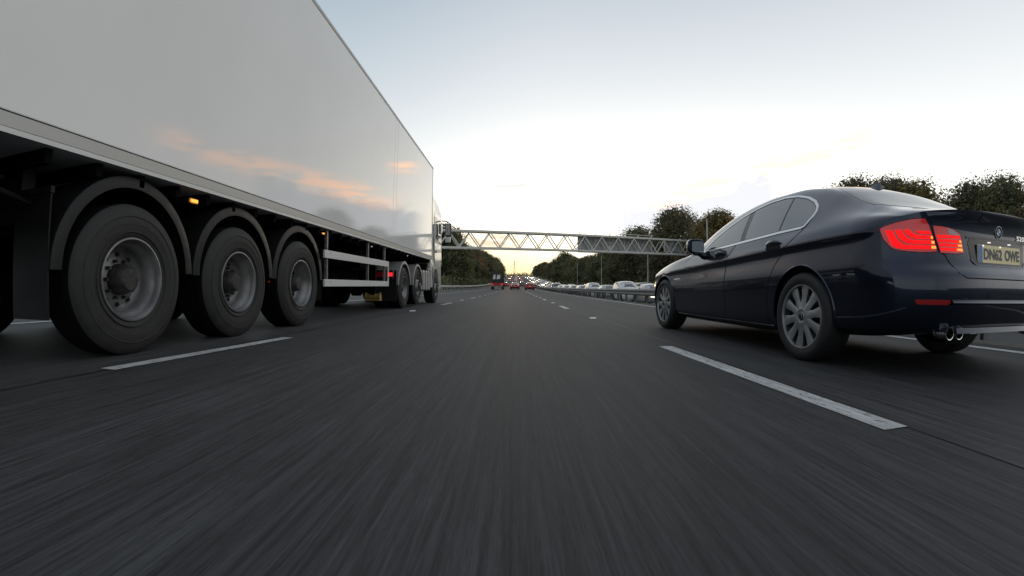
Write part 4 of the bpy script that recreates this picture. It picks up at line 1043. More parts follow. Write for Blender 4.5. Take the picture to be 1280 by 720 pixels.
# tail lamps
for sg in (-1, 1):
    mp = CAR.corner(sg)
    out_ = [(54.8, .919), (50, .940), (45.5, .954), (41, .964), (36.8, .971), (31.4, .974), (29.5, .94), (28.2, .90), (26.8, .83), (25.6, .775), (31.6, .770), (38, .772), (44, .779), (48.8, .796), (52.8, .852)]
    ribbon(CAR, mp, out_, 0.010, 0.0012, 'lamp_seal', M_gap, car, closed=True, th=0.003, sp=4.0)
    lens = patch(CAR, mp, out_, 0.0035, 'tail_lamp', M_redglass, car, sp=0.015, su=1.5)
    bars = [[(51.8, .906), (48.6, .906), (45.6, .84), (43.5, .818), (41, .811), (26.4, .808), (26.0, .789), (43, .789), (46.5, .797), (48.8, .815)],
            [(47.2, .906), (44.2, .906), (41.6, .862), (39.4, .846), (37, .841), (27.0, .838), (26.7, .820), (39, .820), (42.2, .829), (44.4, .848)],
            [(42.8, .906), (39.8, .906), (38.2, .886), (36, .874), (33.5, .871), (27.7, .869), (27.3, .850), (36, .850), (39.2, .860), (41.2, .880)],
            [(36.5, .900), (34, .898), (28.9, .898), (28.2, .881), (34.5, .882)]]
    for k, P in enumerate(bars): patch(CAR, mp, P, 0.0095, 'light_bar', M_ledred, lens, sp=0.008, su=0.7, th=0.005)
    for z0, z1, ue, wu in ((.790, .807, 26.1, 2.6), (.821, .837, 26.8, 1.7), (.851, .867, 27.5, 1.2)):
        patch(CAR, mp, [(ue + .15, z0), (ue + wu, z0), (ue + wu, z1), (ue + .2, z1)], 0.0115, 'light_bar', M_ledor, lens, sp=0.01, su=0.6, th=0.002)
    mp2 = (lambda s_: (lambda u, v: CAR.rear(s_ * u, v)))(sg)
    inn = [(.612, .932), (.549, .929), (.505, .923), (.469, .914), (.413, .889), (.400, .83), (.390, .774), (.468, .766), (.574, .768), (.594, .85)]
    ribbon(CAR, mp2, inn, 0.008, 0.0022, 'lamp_seal', M_gap, car, closed=True, th=0.003, sp=0.03)
    lens = patch(CAR, mp2, inn, 0.0045, 'tail_lamp', M_redglass, car, sp=0.03)
    patch(CAR, mp2, [(.52, .920), (.47, .908), (.425, .886), (.44, .880), (.50, .884)], 0.0062, 'reversing_lamp', M_smoke, lens, sp=0.02)
    for k, z0 in enumerate((.782, .808, .834, .860)):
        patch(CAR, mp2, [(.401 + k*0.003, z0), (.572 + k*.006, z0), (.575 + k*.006, z0 + 0.017), (.404 + k*0.003, z0 + 0.017)], 0.0068, 'light_bar', M_ledred, lens, sp=0.01, th=0.003)
        if k < 3: patch(CAR, mp2, [(.402 + k*0.003, z0 + 0.001), (.450 - k*0.012, z0 + 0.003), (.450 - k*0.012, z0 + 0.013), (.405 + k*0.003, z0 + 0.016)], 0.0085, 'light_bar', M_ledor, lens, sp=0.01, th=0.002)
    # bumper reflector, parking sensors, exhausts
    patch(CAR, mp, [(37.6, .458), (30, .457), (22.5, .457), (21, .470), (21.2, .486), (30, .487), (38.6, .485)], 0.004, 'bumper_reflector', M_redlens, car, sp=0.02, su=3)
    for uu, vv in ((36, .63),):
        c_, n_ = mp(uu, vv); m = MB(); m.tube([c_, c_ + n_ * 0.002], 0.010, 14); m.build('parking_sensor', M_navy2, car, smooth=40)
for sg in (-1, 1):
    for dx in (0.0, 0.098):
        x = sg * (0.553 - dx); m = MB(); r_ = 0.039
        pr = [(0.0, r_), (-0.004, r_ + 0.001), (-0.003, r_ - 0.004), (0.05, r_ - 0.006), (0.10, r_ - 0.006)]
        vs = []; n = 28
        for i in range(n):
            t = 2*PI*i/n; vs += [(x + rr * math.cos(t), -1.045 + yy, .287 + rr * math.sin(t)) for yy, rr in [(0.07, r_)] + pr]
        k = len(pr) + 1
        m.add(vs, [(i*k + j, i*k + j + 1, ((i+1) % n)*k + j + 1, ((i+1) % n)*k + j) for i in range(n) for j in range(k - 1)])
        e = m.build('exhaust_tip', M_chrome, car, smooth=60)
        m = MB(); m.tube([(x, -0.975, .287), (x, -0.965, .287)], r_ - 0.004, 20); o = m.build('exhaust_bore', M_gap, e)
# bumper ledges that catch the sky
ribbon(CAR, CAR.rear, [(-.57, .473), (-.3, .473), (0, .473), (.3, .473), (.57, .473)], 0.034, 0.006, 'bumper_strip', M_navy, car, th=0.010, bulge=0.020)
m = MB(); vs = []
for i in range(25):
    x = -.49 + .98 * i / 24; yb_ = -1.06 + 0.05 * (abs(x) / .6) ** 3
    vs += [(x, yb_ + 0.06, .335), (x, yb_ - 0.012, .318), (x, yb_ - 0.022, .285), (x, yb_ + 0.01, .279), (x, yb_ + 0.08, .290)]
m.add(vs, [(i*5 + j, i*5 + j + 1, (i+1)*5 + j + 1, (i+1)*5 + j) for i in range(24) for j in range(4)])
m.build('rear_diffuser', M_navy, car, smooth=40)
# front end (seen from the side only)
for sg in (-1, 1):
    mpf = (lambda s_: (lambda u, v: CAR.front(s_ * u, v)))(sg)
    patch(CAR, mpf, [(.40, .58), (.80, .60), (.86, .68), (.80, .69), (.45, .655)], 0.004, 'headlight', M_smoke, car, sp=0.05)
    patch(CAR, mpf, [(.04, .52), (.33, .50), (.33, .64), (.06, .66)], 0.004, 'grille', M_black, car, sp=0.06)
patch(CAR, CAR.top, [(-.74, 2.45), (.74, 2.45), (.66, 3.3), (.4, 3.5), (-.4, 3.5), (-.66, 3.3)], 0.0012, 'bonnet', M_navy, car, sp=0.08, th=0.003)

# ------------------------------------------------------------------ barriers
M_galv = mat('galvanised_steel', (0.13, 0.13, 0.125), 0.6, metal=0.2, var=0.2, scale=2)
M_galvp = mat('pale_galvanised_steel', (0.42, 0.42, 0.40), 0.5, metal=0.3, var=0.12, scale=2)
WB = [(0.0, 0.155), (0.028, 0.14), (0.08, 0.10), (0.08, 0.055), (0.03, 0.01), (0.03, -0.01), (0.08, -0.055), (0.08, -0.10), (0.028, -0.14), (0.0, -0.155)]
def barrier(x, y0, y1, sides, step, label, rail_h=0.50, parts=True, ml=None, name='crash_barrier', far=False):
    ml = ml or M_galv
    o = empty(name, (x, (y0 + y1) / 2, gz(x, (y0 + y1) / 2))); tag(o, label, 'crash barrier', 'steel crash barriers')
    O = Vector(o.location)
    for sg in sides:
        m = MB(); ys = []; y = y0
        while y < y1: ys.append(y); y += 2.4 if y < 90 else 10
        ys.append(y1); k = len(WB); vs = []
        for y in ys:
            for px, pz in WB: vs.append((sg * (0.11 + px), y - O.y, gz(x, y) + rail_h + pz - O.z))
            for px, pz in WB[::-1]: vs.append((sg * (0.106 + px), y - O.y, gz(x, y) + rail_h + pz - O.z))
        k = 2 * len(WB)
        m.add(vs, [(i*k + j, i*k + (j+1) % k, (i+1)*k + (j+1) % k, (i+1)*k + j) for i in range(len(ys) - 1) for j in range(k)])
        m.build('rail', ml, o, smooth=30)
    base = None; y = y0 + 0.6; far_m = MB(); n = 0
    while y < y1:
        z = gz(x, y) - O.z
        if parts and n < 95:
            if base is None:
                m = MB(); m.box(-0.05, 0.05, -0.03, -0.024, -0.05, rail_h + 0.12); m.box(-0.05, 0.05, 0.024, 0.03, -0.05, rail_h + 0.12); m.box(-0.004, 0.004, -0.024, 0.024, -0.05, rail_h + 0.12); m.box(-0.105, 0.105, -0.022, 0.022, rail_h - 0.05, rail_h + 0.05)
                base = m.build('post', ml, o); q = base
            else: q = base.copy(); COL.objects.link(q); q.parent = o
            q.location = (0, y - O.y, z); n += 1
        else: far_m.box(-0.05, 0.05, y - O.y - 0.03, y - O.y + 0.03, z - 0.05, z + rail_h + 0.12)
        y += step
    if far_m.v: q = far_m.build('post_row', ml, o); q['kind'] = 'stuff'
    return o
barrier(5.75, -8, 78, (-1, 1), 1.9, 'steel central barrier beside the dark saloon, nearest stretch', 0.50)
barrier(5.75, 78.3, 420, (-1, 1), 2.4, 'steel central barrier running on past the overhead gantry', 0.50, parts=False)
barrier(-10.3, 18, 330, (1,), 2.4, 'pale steel barrier along the left verge before the wood', 0.52, parts=False, ml=M_galvp)

# ------------------------------------------------------------------ sign gantry
M_steelg = mat('gantry_grey_paint', (0.68, 0.66, 0.60), 0.55, var=0.1, scale=1.5)
M_signb = mat('sign_back_grey', (0.40, 0.41, 0.42), 0.6, var=0.12, scale=2)
M_signm = mat('matrix_sign_grey', (0.42, 0.43, 0.44), 0.5, var=0.1, scale=2)
GA, GB = Vector((-8.4, 56.5, 0)), Vector((28.1, 68.0, 0)); gd = (GB - GA).normalized(); gn = Vector((-gd.y, gd.x, 0))
gan = empty('sign_gantry', (GA + GB) / 2, rz=math.atan2(gd.y, gd.x)); gan.location.z = gz(10, 62)
tag(gan, 'grey steel lattice gantry spanning the whole motorway with a dark sign back', 'gantry')
zg = gan.location.z; half = (GB - GA).length / 2
s0_, s1_ = -half - 5.5, half + 5.0; ZB, ZT = 5.38 - zg, 7.55 - zg; D = 1.1
m = MB()
for dy in (0, D):
    m.box(s0_, s1_, dy - 0.11, dy + 0.11, ZT - 0.13, ZT + 0.13); m.box(s0_, s1_, dy - 0.10, dy + 0.10, ZB - 0.12, ZB + 0.12)
m.box(s0_, s1_, 0.115, D - 0.115, ZT - 0.03, ZT + 0.01)
m.build('chord', M_steelg, gan)
nb_ = int((s1_ - s0_) / 2.62); bw_ = (s1_ - s0_) / nb_
for dy in (0, D):
    m = MB()
    for i in range(nb_):
        a = s0_ + bw_ * i
        m.bar((a, dy, ZT - 0.14), (a + bw_/2, dy, ZB + 0.13), 0.11, 0.11, up=(0, 1, 0)); m.bar((a + bw_/2, dy, ZB + 0.13), (a + bw_, dy, ZT - 0.14), 0.11, 0.11, up=(0, 1, 0))
    m.build('lattice', M_steelg, gan)
m = MB()
for i in range(nb_ + 1): a = s0_ + bw_ * i; m.bar((a, 0.1, ZB), (a, D - 0.1, ZB), 0.08)
for i in range(nb_): a = s0_ + bw_ * (i + .5); m.box(a - 0.35, a + 0.35, 0.2, D - 0.2, ZT - 0.18, ZT - 0.05)
m.build('cross_brace', M_steelg, gan)
for a, nm_ in ((s0_ + 0.3, 0), (s1_ - 0.3, 1)):
    m = MB()
    for dy in (0, D): m.bar((a, dy, ZT), (a, dy, -0.4), 0.28)
    for k in range(4): m.bar((a, 0, 0.3 + 1.4*k), (a, D, 1.6 + 1.4*k), 0.09)
    m.box(a - 0.5, a + 0.5, -0.4, D + 0.4, -0.5, 0.15); m.build('leg', M_steelg, gan)
def gs(X, Y): return (Vector((X, Y, 0)) - (GA + GB) / 2).dot(gd)
p0, p1 = gs(9.2, 62.0), gs(21.4, 65.9)
m = MB(); m.box(p0, p1, D + 0.25, D + 0.37, 5.22 - zg, 7.72 - zg)
for k in range(14): z = 5.30 - zg + k * 0.18; m.box(p0 + 0.03, p1 - 0.03, D + 0.215, D + 0.249, z, z + 0.05)
sgn_ = m.build('sign_panel', M_signb, gan)
m = MB()
for k in range(6): a = p0 + 0.3 + (p1 - p0 - 0.6) * k / 5; m.box(a - 0.05, a + 0.05, D + 0.12, D + 0.214, 5.25 - zg, 8.1 - zg)
for z in (7.80, 8.12): m.box(p0, p1, D - 0.02, D + 0.04, z - zg - 0.03, z - zg + 0.03)
m.build('walkway_rail', M_steelg, gan)
p2, p3 = gs(23.6, 66.6), gs(27.0, 67.6)
for k in range(3):
    a = p2 + (p3 - p2) * k / 3; m = MB(); m.box(a, a + (p3 - p2) / 3 - 0.15, D + 0.2, D + 0.5, 5.75 - zg, 7.3 - zg)
    for q in range(4): m.box(a + 0.1, a + 0.75, D + 0.16, D + 0.199, 5.9 - zg + q*0.34, 6.05 - zg + q*0.34)
    m.build('matrix_sign', M_signm, gan)

# ------------------------------------------------------------------ lighting columns and a distant mast
def column(x, y, h, label, src=None):
    if src is None:
        m = MB(); m.tube([(0, 0, 0), (0, 0, 1.2), (0, 0, 1.25), (0, 0, h), (0, 0, h + 0.12)], [0.11, 0.11, 0.085, 0.06, 0.02], 10); m.box(-0.2, 0.2, -0.2, 0.2, -0.1, 0.05)
        o = m.build('slim_pole', M_galvp, smooth=40)
    else: o = src.copy(); COL.objects.link(o)
    o.location = (x, y, gz(x, y)); tag(o, label, 'pole', 'slim poles on the far verge'); return o
c1_ = column(20.6, 46.0, 8.7, 'slim grey pole in front of the big trees behind the saloon mirror')
column(20.6, 68.5, 8.7, 'slim grey pole below the right part of the gantry', c1_)
column(20.6, 107.0, 8.7, 'slim grey pole below the left end of the gantry sign', c1_)
column(20.6, 150.0, 8.7, 'farthest slim grey pole before the dark wood', c1_)
m = MB()
for sx, sy in ((-1,-1),(1,-1),(1,1),(-1,1)): m.bar((sx*1.6, sy*1.6, 0), (sx*0.25, sy*0.25, 27), 0.35)
for k in range(8):
    z = 3 * k; w0 = 1.6 - 1.35 * z / 27; w1 = 1.6 - 1.35 * (z + 3) / 27
    m.bar((-w0, -w0, z), (w1, -w1, z + 3), 0.18); m.bar((w0, w0, z), (-w1, w1, z + 3), 0.18); m.bar((w0, -w0, z), (w1, w1, z+3), 0.18)
m.box(-2.2, 2.2, -0.3, 0.3, 20, 20.4); m.box(-1.6, 1.6, -0.3, 0.3, 24, 24.4)
ms = empty('radio_mast', (-2.5, 690, gz(0, 690) - 1)); m.build('lattice', M_galv, ms); tag(ms, 'tiny lattice mast on the skyline above the vanishing point', 'mast')

# ------------------------------------------------------------------ trees
def leaf_mat(name, c1, c2, tip=None):
    m = bpy.data.materials.new(name); m.use_nodes = True; nt = m.node_tree; nt.nodes.clear()
    o = N(nt, 'ShaderNodeOutputMaterial'); p = N(nt, 'ShaderNodeBsdfPrincipled'); t = N(nt, 'ShaderNodeBsdfTranslucent'); mx = N(nt, 'ShaderNodeMixShader')
    tc = N(nt, 'ShaderNodeTexCoord'); n1 = N(nt, 'ShaderNodeTexNoise'); n1.inputs['Scale'].default_value = 0.45; n1.inputs['Detail'].default_value = 3
    L(nt, tc.outputs['Object'], n1.inputs['Vector'])
    n2 = N(nt, 'ShaderNodeTexNoise'); n2.inputs['Scale'].default_value = 2.6; L(nt, tc.outputs['Object'], n2.inputs['Vector'])
    oi = N(nt, 'ShaderNodeObjectInfo')
    c = MIX(nt, MR(nt, n1.outputs[0], 0.38, 0.62), c1, c2)
    if tip: c = MIX(nt, M1(nt, 'MULTIPLY', MR(nt, n2.outputs[0], 0.5, 0.66), 0.7), c, tip)  # tip colour flecked in by noise for sun-lit leaf tips
    hs = N(nt, 'ShaderNodeHueSaturation'); L(nt, c, hs.inputs['Color']); L(nt, MR(nt, n2.outputs[0], 0.3, 0.7, 0.6, 1.4, False), hs.inputs['Value'])
    L(nt, MR(nt, oi.outputs['Random'], 0, 1, 0.48, 0.53, False), hs.inputs['Hue'])
    L(nt, hs.outputs[0], p.inputs['Base Color']); L(nt, hs.outputs[0], t.inputs['Color']); p.inputs['Roughness'].default_value = 0.6
    mx.inputs[0].default_value = 0.35; L(nt, p.outputs[0], mx.inputs[1]); L(nt, t.outputs[0], mx.inputs[2]); L(nt, mx.outputs[0], o.inputs[0])
    return m
M_leaf = leaf_mat('oak_foliage', (0.086, 0.092, 0.046), (0.150, 0.145, 0.072), (0.19, 0.145, 0.055))
M_leaf2 = leaf_mat('sun_tinted_foliage', (0.105, 0.090, 0.045), (0.185, 0.130, 0.050), (0.30, 0.165, 0.035))  # brown leaves, with the orange of low sun put into the colour
M_leaf3 = leaf_mat('bright_foliage', (0.110, 0.120, 0.050), (0.195, 0.190, 0.075), (0.20, 0.175, 0.06))
M_bark = mat('bark', (0.055, 0.045, 0.035), 0.9, var=0.35, scale=4, bump=0.6, bump_scale=14, stretch=(1, 1, .3))
rng = np.random.default_rng(5)
def leaves(cent, rad, cnt, size, flat=0.8, shell=0.55):
    """leaf quads spread through clumps"""
    V = []; 
    for c, r in zip(cent, rad):
        n = int(cnt * (r / np.mean(rad)) ** 2)
        d = rng.normal(size=(n, 3)); d /= np.linalg.norm(d, axis=1)[:, None]
        rr = r * (shell + (1 - shell) * rng.random(n) ** 0.6) * (0.85 + 0.3 * rng.random(n))
        p = c + d * rr[:, None] * np.array([1, 1, flat])
        nrm = d + rng.normal(size=(n, 3)) * 0.7; nrm /= np.linalg.norm(nrm, axis=1)[:, None]
        a = np.cross(nrm, rng.normal(size=(n, 3))); a /= np.linalg.norm(a, axis=1)[:, None]; b = np.cross(nrm, a)
        s = size * (0.6 + 0.8 * rng.random(n))[:, None]
        V.append(np.stack([p - a*s*0.5, p - b*s*0.35, p + a*s*0.5, p + b*s*0.35], 1))
    return np.concatenate(V).reshape(-1, 3)
def quads_mesh(name, V, ml):
    n = len(V) // 4; me = bpy.data.meshes.new(name)
    me.vertices.add(len(V)); me.vertices.foreach_set('co', V.astype(np.float32).ravel())
    me.loops.add(4*n); me.loops.foreach_set('vertex_index', np.arange(4*n, dtype=np.int32)); me.polygons.add(n)
    me.polygons.foreach_set('loop_start', np.arange(0, 4*n, 4, dtype=np.int32)); me.update(calc_edges=True); me.materials.append(ml); return me
def tree_proto(H, W, nc, leaf, cnt, ml, base=0.14, seed=0, top=1.0):
    r_ = random.Random(seed); cent = []; rad = []
    while len(cent) < nc:
        t = r_.random() ** 0.85; z = base + (1 - base) * t
        prof = (math.sin(PI * min(1, (0.22 + 0.78 * t) ** 1.15)) ** 0.6) * (1.0 if t < 0.5 else 1 - 0.25 * (t - 0.5) / 0.5)
        rr = prof * (0.35 + 0.65 * r_.random() ** 0.5); a = r_.random() * 2 * PI
        R0 = W * (0.15 + 0.12 * r_.random())
        cent.append(np.array([W/2 * rr * math.cos(a) * 0.82, W/2 * rr * math.sin(a) * 0.82, H * (z * 0.93)])); rad.append(R0)
    V = np.concatenate([leaves(cent, np.array(rad), cnt, leaf), leaves(cent, np.array(rad) * 0.75, int(cnt * 0.35), leaf * 2.3, shell=0.2)])
    tr = MB(); tr.tube([(0, 0, -0.4), (0.05*H/10, 0, H*0.2), (-0.04*H/10, 0.1, H*0.45), (0.1, -0.1, H*0.8)], [H*0.028, H*0.021, H*0.014, H*0.004], 8)
    for k in range(9):
        c = cent[r_.randrange(nc)]; z0 = min(c[2] * 0.75, H * 0.6); tr.tube([(0, 0, z0 * 0.8), (c[0]*0.5, c[1]*0.5, (z0*0.8 + c[2]) / 2 + 0.2), tuple(c)], [H*0.010, H*0.006, H*0.002], 5)
    return quads_mesh('crown', V, ml), tr
PROT = []
def mk_proto(*a, **k):
    V, tr = tree_proto(*a, **k); o = empty('tree'); c = bpy.data.objects.new('crown', V); COL.objects.link(c); c.parent = o
    tr.build('trunk', M_bark, o, smooth=60); return o
specs = [dict(H=10, W=8.5, nc=40, leaf=0.24, cnt=230, ml=M_leaf, seed=1), dict(H=10, W=7.5, nc=30, leaf=0.24, cnt=230, ml=M_leaf2, seed=2),
         dict(H=10, W=9.5, nc=36, leaf=0.24, cnt=230, ml=M_leaf, seed=3), dict(H=10, W=7.0, nc=28, leaf=0.24, cnt=230, ml=M_leaf3, seed=4),
         dict(H=10, W=8.0, nc=46, leaf=0.15, cnt=480, ml=M_leaf, seed=8), dict(H=10, W=7.0, nc=44, leaf=0.15, cnt=480, ml=M_leaf2, seed=9)]
PROT = [mk_proto(**s_) for s_ in specs]; used = [False] * len(PROT)
def tree(k, x, y, H, label, group, wf=1.0, z=None):
    if used[k]: o = copy_tree(PROT[k])
    else: o = PROT[k]; used[k] = True
    s_ = H / 10; o.location = (x, y, gz(x, y) - 0.05); o.rotation_euler = (0, 0, rnd.random() * 6.28); o.scale = (s_ * wf, s_ * wf, s_)
    tag(o, label, 'tree', group); return o
# left wood: seen beyond the cab
GL = 'trees of the left wood'; GR = 'trees of the right wood'
left = [(-15.5, 98, 14.3, 0, 'tall dark tree standing right behind the lorry mirror'), (-17, 108, 14.0, 2, 'broad dark tree under the left end of the gantry truss'),
        (-16, 121, 13.6, 3, 'lighter green tree at the left under the gantry truss'), (-16.5, 134, 13.0, 3, 'yellow green tree in the middle of the left wood edge'),
        (-17, 148, 13.6, 0, 'dark rounded tree right of the yellow green one'), (-16, 163, 14.0, 1, 'brownish tree in the left wood edge'),
        (-17, 180, 14.6, 2, 'wide dark tree towards the far end of the left wood'), (-16, 199, 15.5, 0, 'tallest looking tree near the far end of the left wood'),
        (-17, 222, 15.0, 3, 'pale topped tree above the flatbed lorry'), (-16, 248, 15.0, 2, 'dark tree right above the flatbed lorry frame')]
for x, y, H, k, lab in left: tree(k, x, y, H, lab, GL)
for i in range(9): tree(i % 3, -17 + rnd.uniform(-1.5, 1.5), 275 + i * 30, 15 + rnd.uniform(-1.5, 1.5), 'small far tree of the left wood, %s along its slope to the vanishing point' % ORD[i], GL)
for i in range(8): tree((i * 2 + 1) % 3, -26 + rnd.uniform(-2, 2), 92 + i * 22, 15.5, 'tree in the back row of the left wood, %s from the near end' % ORD[i], GL)
right = [(26, 14.0, 7.1, 5, 'dark tree cut by the right edge of the picture'), (26, 16.4, 7.3, 4, 'dark bushy tree at the right edge above the boot badge'),
         (26, 18.6, 7.3, 4, 'small tree just right of the bright gap in the tree line'), (28, 21.5, 6.6, 4, 'low tree in the bright gap of the tree line above the tail lamps'), (26, 23.2, 8.8, 5, 'upright dark tree left of the bright gap, above the tail lamps'),
         (26, 26.0, 9.0, 4, 'dense dark tree above the sloping rear window'), (26, 29.0, 9.6, 4, 'tree crown right of the roof aerial'), (27, 33.5, 10.2, 5, 'brownish tree crown left of the roof aerial'),
         (27, 40, 9.6, 4, 'tree mostly hidden behind the saloon roof'), (27, 47, 9.8, 5, 'tree hidden behind the saloon side windows'),
         (31, 65, 13.9, 5, 'big orange tinted tree touching the saloon windscreen line'), (33, 73, 13.0, 4, 'tree between the two big crowns behind the saloon'), (31, 82, 16.2, 4, 'big dark rounded tree above the saloon bonnet'),
         (32, 93, 13.6, 0, 'wide tree behind the right end of the gantry'), (30, 103, 15.2, 2, 'tree whose crown shows just above the gantry sign'),
         (29, 112, 12.4, 0, 'dark tree behind the right half of the gantry sign'), (25, 113, 11.4, 3, 'lighter tree behind the gantry sign'), (26, 126, 11.4, 2, 'dark tree behind the left part of the gantry sign'), (26, 139, 11.5, 0, 'tree behind the left end of the gantry sign'),
         (25, 153, 11.4, 2, 'dark tree just left of the gantry sign'), (26, 168, 11.8, 0, 'rounded tree below the gantry truss, right half'), (25, 185, 12.2, 3, 'lighter tree below the gantry truss, right half'),
         (26, 206, 13.4, 2, 'tree in the right wood before the tall lone crown'), (25, 232, 17.0, 0, 'tall crown that rises over the right wood edge'), (27, 262, 13.5, 2, 'tree behind the tall crown of the right wood')]
for x, y, H, k, lab in right: tree(k, x, y, H, lab, GR, wf=0.95 if y < 35 else 1.1)
for i in range(12): tree(i % 3, 26 + rnd.uniform(-1.5, 1.5), 290 + i * 27, 14 + rnd.uniform(-1.5, 1.5), 'small far tree of the right wood, %s along its slope to the vanishing point' % ORD[i], GR)
for i in range(16): tree((i * 2 + 1) % 4, 35 + rnd.uniform(-2, 2), 24 + i * 15, 8.2 if i < 2 else 10.5, 'tree in the back row of the right wood, %s from the near end' % ORD[i], GR)
# undergrowth and the far wooded skyline: masses nobody could count
def mass(name, spots, cnt, size, ml, label, cat):
    V = leaves([np.array(c) for c, r in spots], np.array([r for c, r in spots]), cnt, size, 0.9, 0.3)
    o = bpy.data.objects.new(name, quads_mesh(name, V, ml)); COL.objects.link(o); tag(o, label, cat, kind='stuff'); return o
sp_ = []; spn = []
for i in range(174): y = -2 + 3.0 * i if i < 60 else 190 + 6 * (i - 60); x = 22.2 + rnd.uniform(-.8, .8); (sp_ if y > 60 else spn).append(((x, y, gz(x, y) + 0.9), rnd.uniform(1.4, 2.3)))
for i in range(64): y = -6 + 4.0 * i; x = 29 + rnd.uniform(-1, 1); (sp_ if y > 60 else spn).append(((x, y, gz(x, y) + 2.2), rnd.uniform(2.4, 3.2)))
for i in range(130): y = 70 + 3.2 * i; x = -13.0 + rnd.uniform(-.8, .5); sp_.append(((x, y, gz(x, y) + 1.0), rnd.uniform(1.5, 2.5)))
for i in range(70): y = 75 + 4.0 * i; x = -21 + rnd.uniform(-1, 1); sp_.append(((x, y, gz(x, y) + 3.0), rnd.uniform(2.6, 3.6)))
mass('undergrowth', spn, 900, 0.2, M_leaf, 'dark leafy undergrowth at the right roadside behind the navy saloon', 'undergrowth')
mass('undergrowth', sp_, 170, 0.5, M_leaf, 'dark shrubby undergrowth along the foot of the far woods', 'undergrowth')
sp_ = []
for i in range(90): x = -70 + i * 2.4; y = 640 + rnd.uniform(-25, 25); sp_.append(((x, y, 13.0 + rnd.uniform(0.0, 3.0) + (max(0, x - 8) * 0.06)), rnd.uniform(3, 5)))
for i in range(60): x = -260 + i * 9; y = 560 + rnd.uniform(-40, 40); 
mass('far_woodland', sp_, 120, 1.1, M_leaf, 'far dark woodland across the skyline where the road disappears', 'woodland')

# ------------------------------------------------------------------ other traffic
def variant(base, **k):
    d = {a: (list(b) if isinstance(b, list) else b) for a, b in base.items()}; d.update(k); return d
HAT = variant(SAL,
 z7=[(-1.1, .98), (-1.0, 1.12), (-.9, 1.24), (-.75, 1.36), (-.5, 1.43), (0, 1.48), (.8, 1.50), (1.15, 1.48), (1.45, 1.43), (1.75, 1.33), (2.05, 1.19), (2.3, 1.07), (2.42, 1.02), (2.7, .99), (3.0, .95), (3.4, .87), (3.65, .79), (3.8, .70)],
 zr=[(-1.1, .96), (-1.0, 1.09), (-.9, 1.19), (-.7, 1.32), (-.3, 1.40), (.45, 1.44), (.8, 1.44), (1.1, 1.42), (1.4, 1.36), (1.7, 1.27), (1.95, 1.165), (2.15, 1.065), (2.35, .985), (2.6, .94), (3.0, .895), (3.4, .81), (3.8, .65)],
 zbelt=[(-1.1, .93), (-.3, 1.0), (.5, .99), (1.2, .972), (2.1, .945), (2.5, .92), (3.0, .86), (3.4, .78), (3.8, .62)])
SUV = variant(HAT, z7=[(a, b * 1.17 if b > 1.0 else b * 1.10) for a, b in HAT['z7']], zr=[(a, b * 1.17 if b > 1.0 else b * 1.09) for a, b in HAT['zr']], zbelt=[(a, b * 1.09) for a, b in HAT['zbelt']], zc=[(a, b * 1.07) for a, b in HAT['zc']])
VAN = variant(SAL,
 z7=[(-1.1, 1.90), (-.9, 1.94), (0, 1.96), (1.6, 1.95), (2.0, 1.88), (2.4, 1.60), (2.75, 1.28), (2.95, 1.18), (3.4, 1.08), (3.65, .98), (3.8, .85)],
 zr=[(-1.1, 1.86), (-.9, 1.89), (0, 1.90), (1.6, 1.89), (2.0, 1.80), (2.4, 1.52), (2.75, 1.20), (2.95, 1.10), (3.4, 1.02), (3.8, .80)],
 xr=[(-1.1, .80), (0, .80), (1.6, .80), (2.0, .79), (2.6, .80), (3.8, .70)],
 zbelt=[(-1.1, 1.2), (1.5, 1.2), (2.4, 1.15), (2.9, 1.04), (3.4, .95), (3.8, .75)], zc=[(-1.1, 1.0), (2, .98), (3, .85), (3.8, .68)],
 yr=[(.2, -1.0), (.5, -1.12), (1.0, -1.10), (1.9, -1.05)], plan_r=[(.2, .12), (2, .12)], exp_r=[(.2, 6), (2, 6)])
M_smallglass = M_glass

M_head = mat('headlight_lit', (0.9, 0.9, 0.85), 0.3, emit=(1.0, 0.90, 0.66), estr=1.7)
M_headoff = mat('headlight_unlit', (0.55, 0.56, 0.56), 0.15, var=0.1, coat=1.0)
M_tlit = mat('brake_light_lit', (0.5, 0.01, 0.01), 0.3, emit=(1.0, 0.05, 0.035), estr=1.5)
M_toff = M_redlens
SH = {'saloon': CarShape(SAL, 16, 2, 3), 'hatch': CarShape(HAT, 16, 2, 3), 'suv': CarShape(SUV, 16, 2, 3), 'van': CarShape(VAN, 16, 2, 3)}
WSP = {'saloon': [(-.62, 1.58), (.62, 1.58), (.74, 2.28), (-.74, 2.28)], 'hatch': [(-.62, 1.58), (.62, 1.58), (.74, 2.28), (-.74, 2.28)], 'suv': [(-.62, 1.55), (.62, 1.55), (.74, 2.28), (-.74, 2.28)], 'van': [(-.68, 2.12), (.68, 2.12), (.72, 2.80), (-.72, 2.80)]}
SWP = {'saloon': [(2.05, .99), (1.5, 1.25), (1.0, 1.335), (.4, 1.345), (-.05, 1.27), (-.3, 1.12), (-.2, 1.04)],
       'hatch': [(2.05, .99), (1.5, 1.26), (1.0, 1.36), (.4, 1.38), (-.3, 1.34), (-.72, 1.22), (-.75, 1.08), (-.2, 1.03)],
       'suv': [(2.05, 1.10), (1.6, 1.38), (1.0, 1.56), (.4, 1.60), (-.3, 1.56), (-.72, 1.42), (-.75, 1.20), (-.2, 1.13)],
       'van': [(2.75, 1.14), (2.35, 1.48), (2.0, 1.74), (1.45, 1.76), (1.45, 1.22)]}
CMAT = {}
def cmat(nm_, col, met=0.3):
    if nm_ not in CMAT: CMAT[nm_] = mat(nm_ + '_car_paint', col, 0.35, metal=met, coat=0.8, var=0.03)
    return CMAT[nm_]
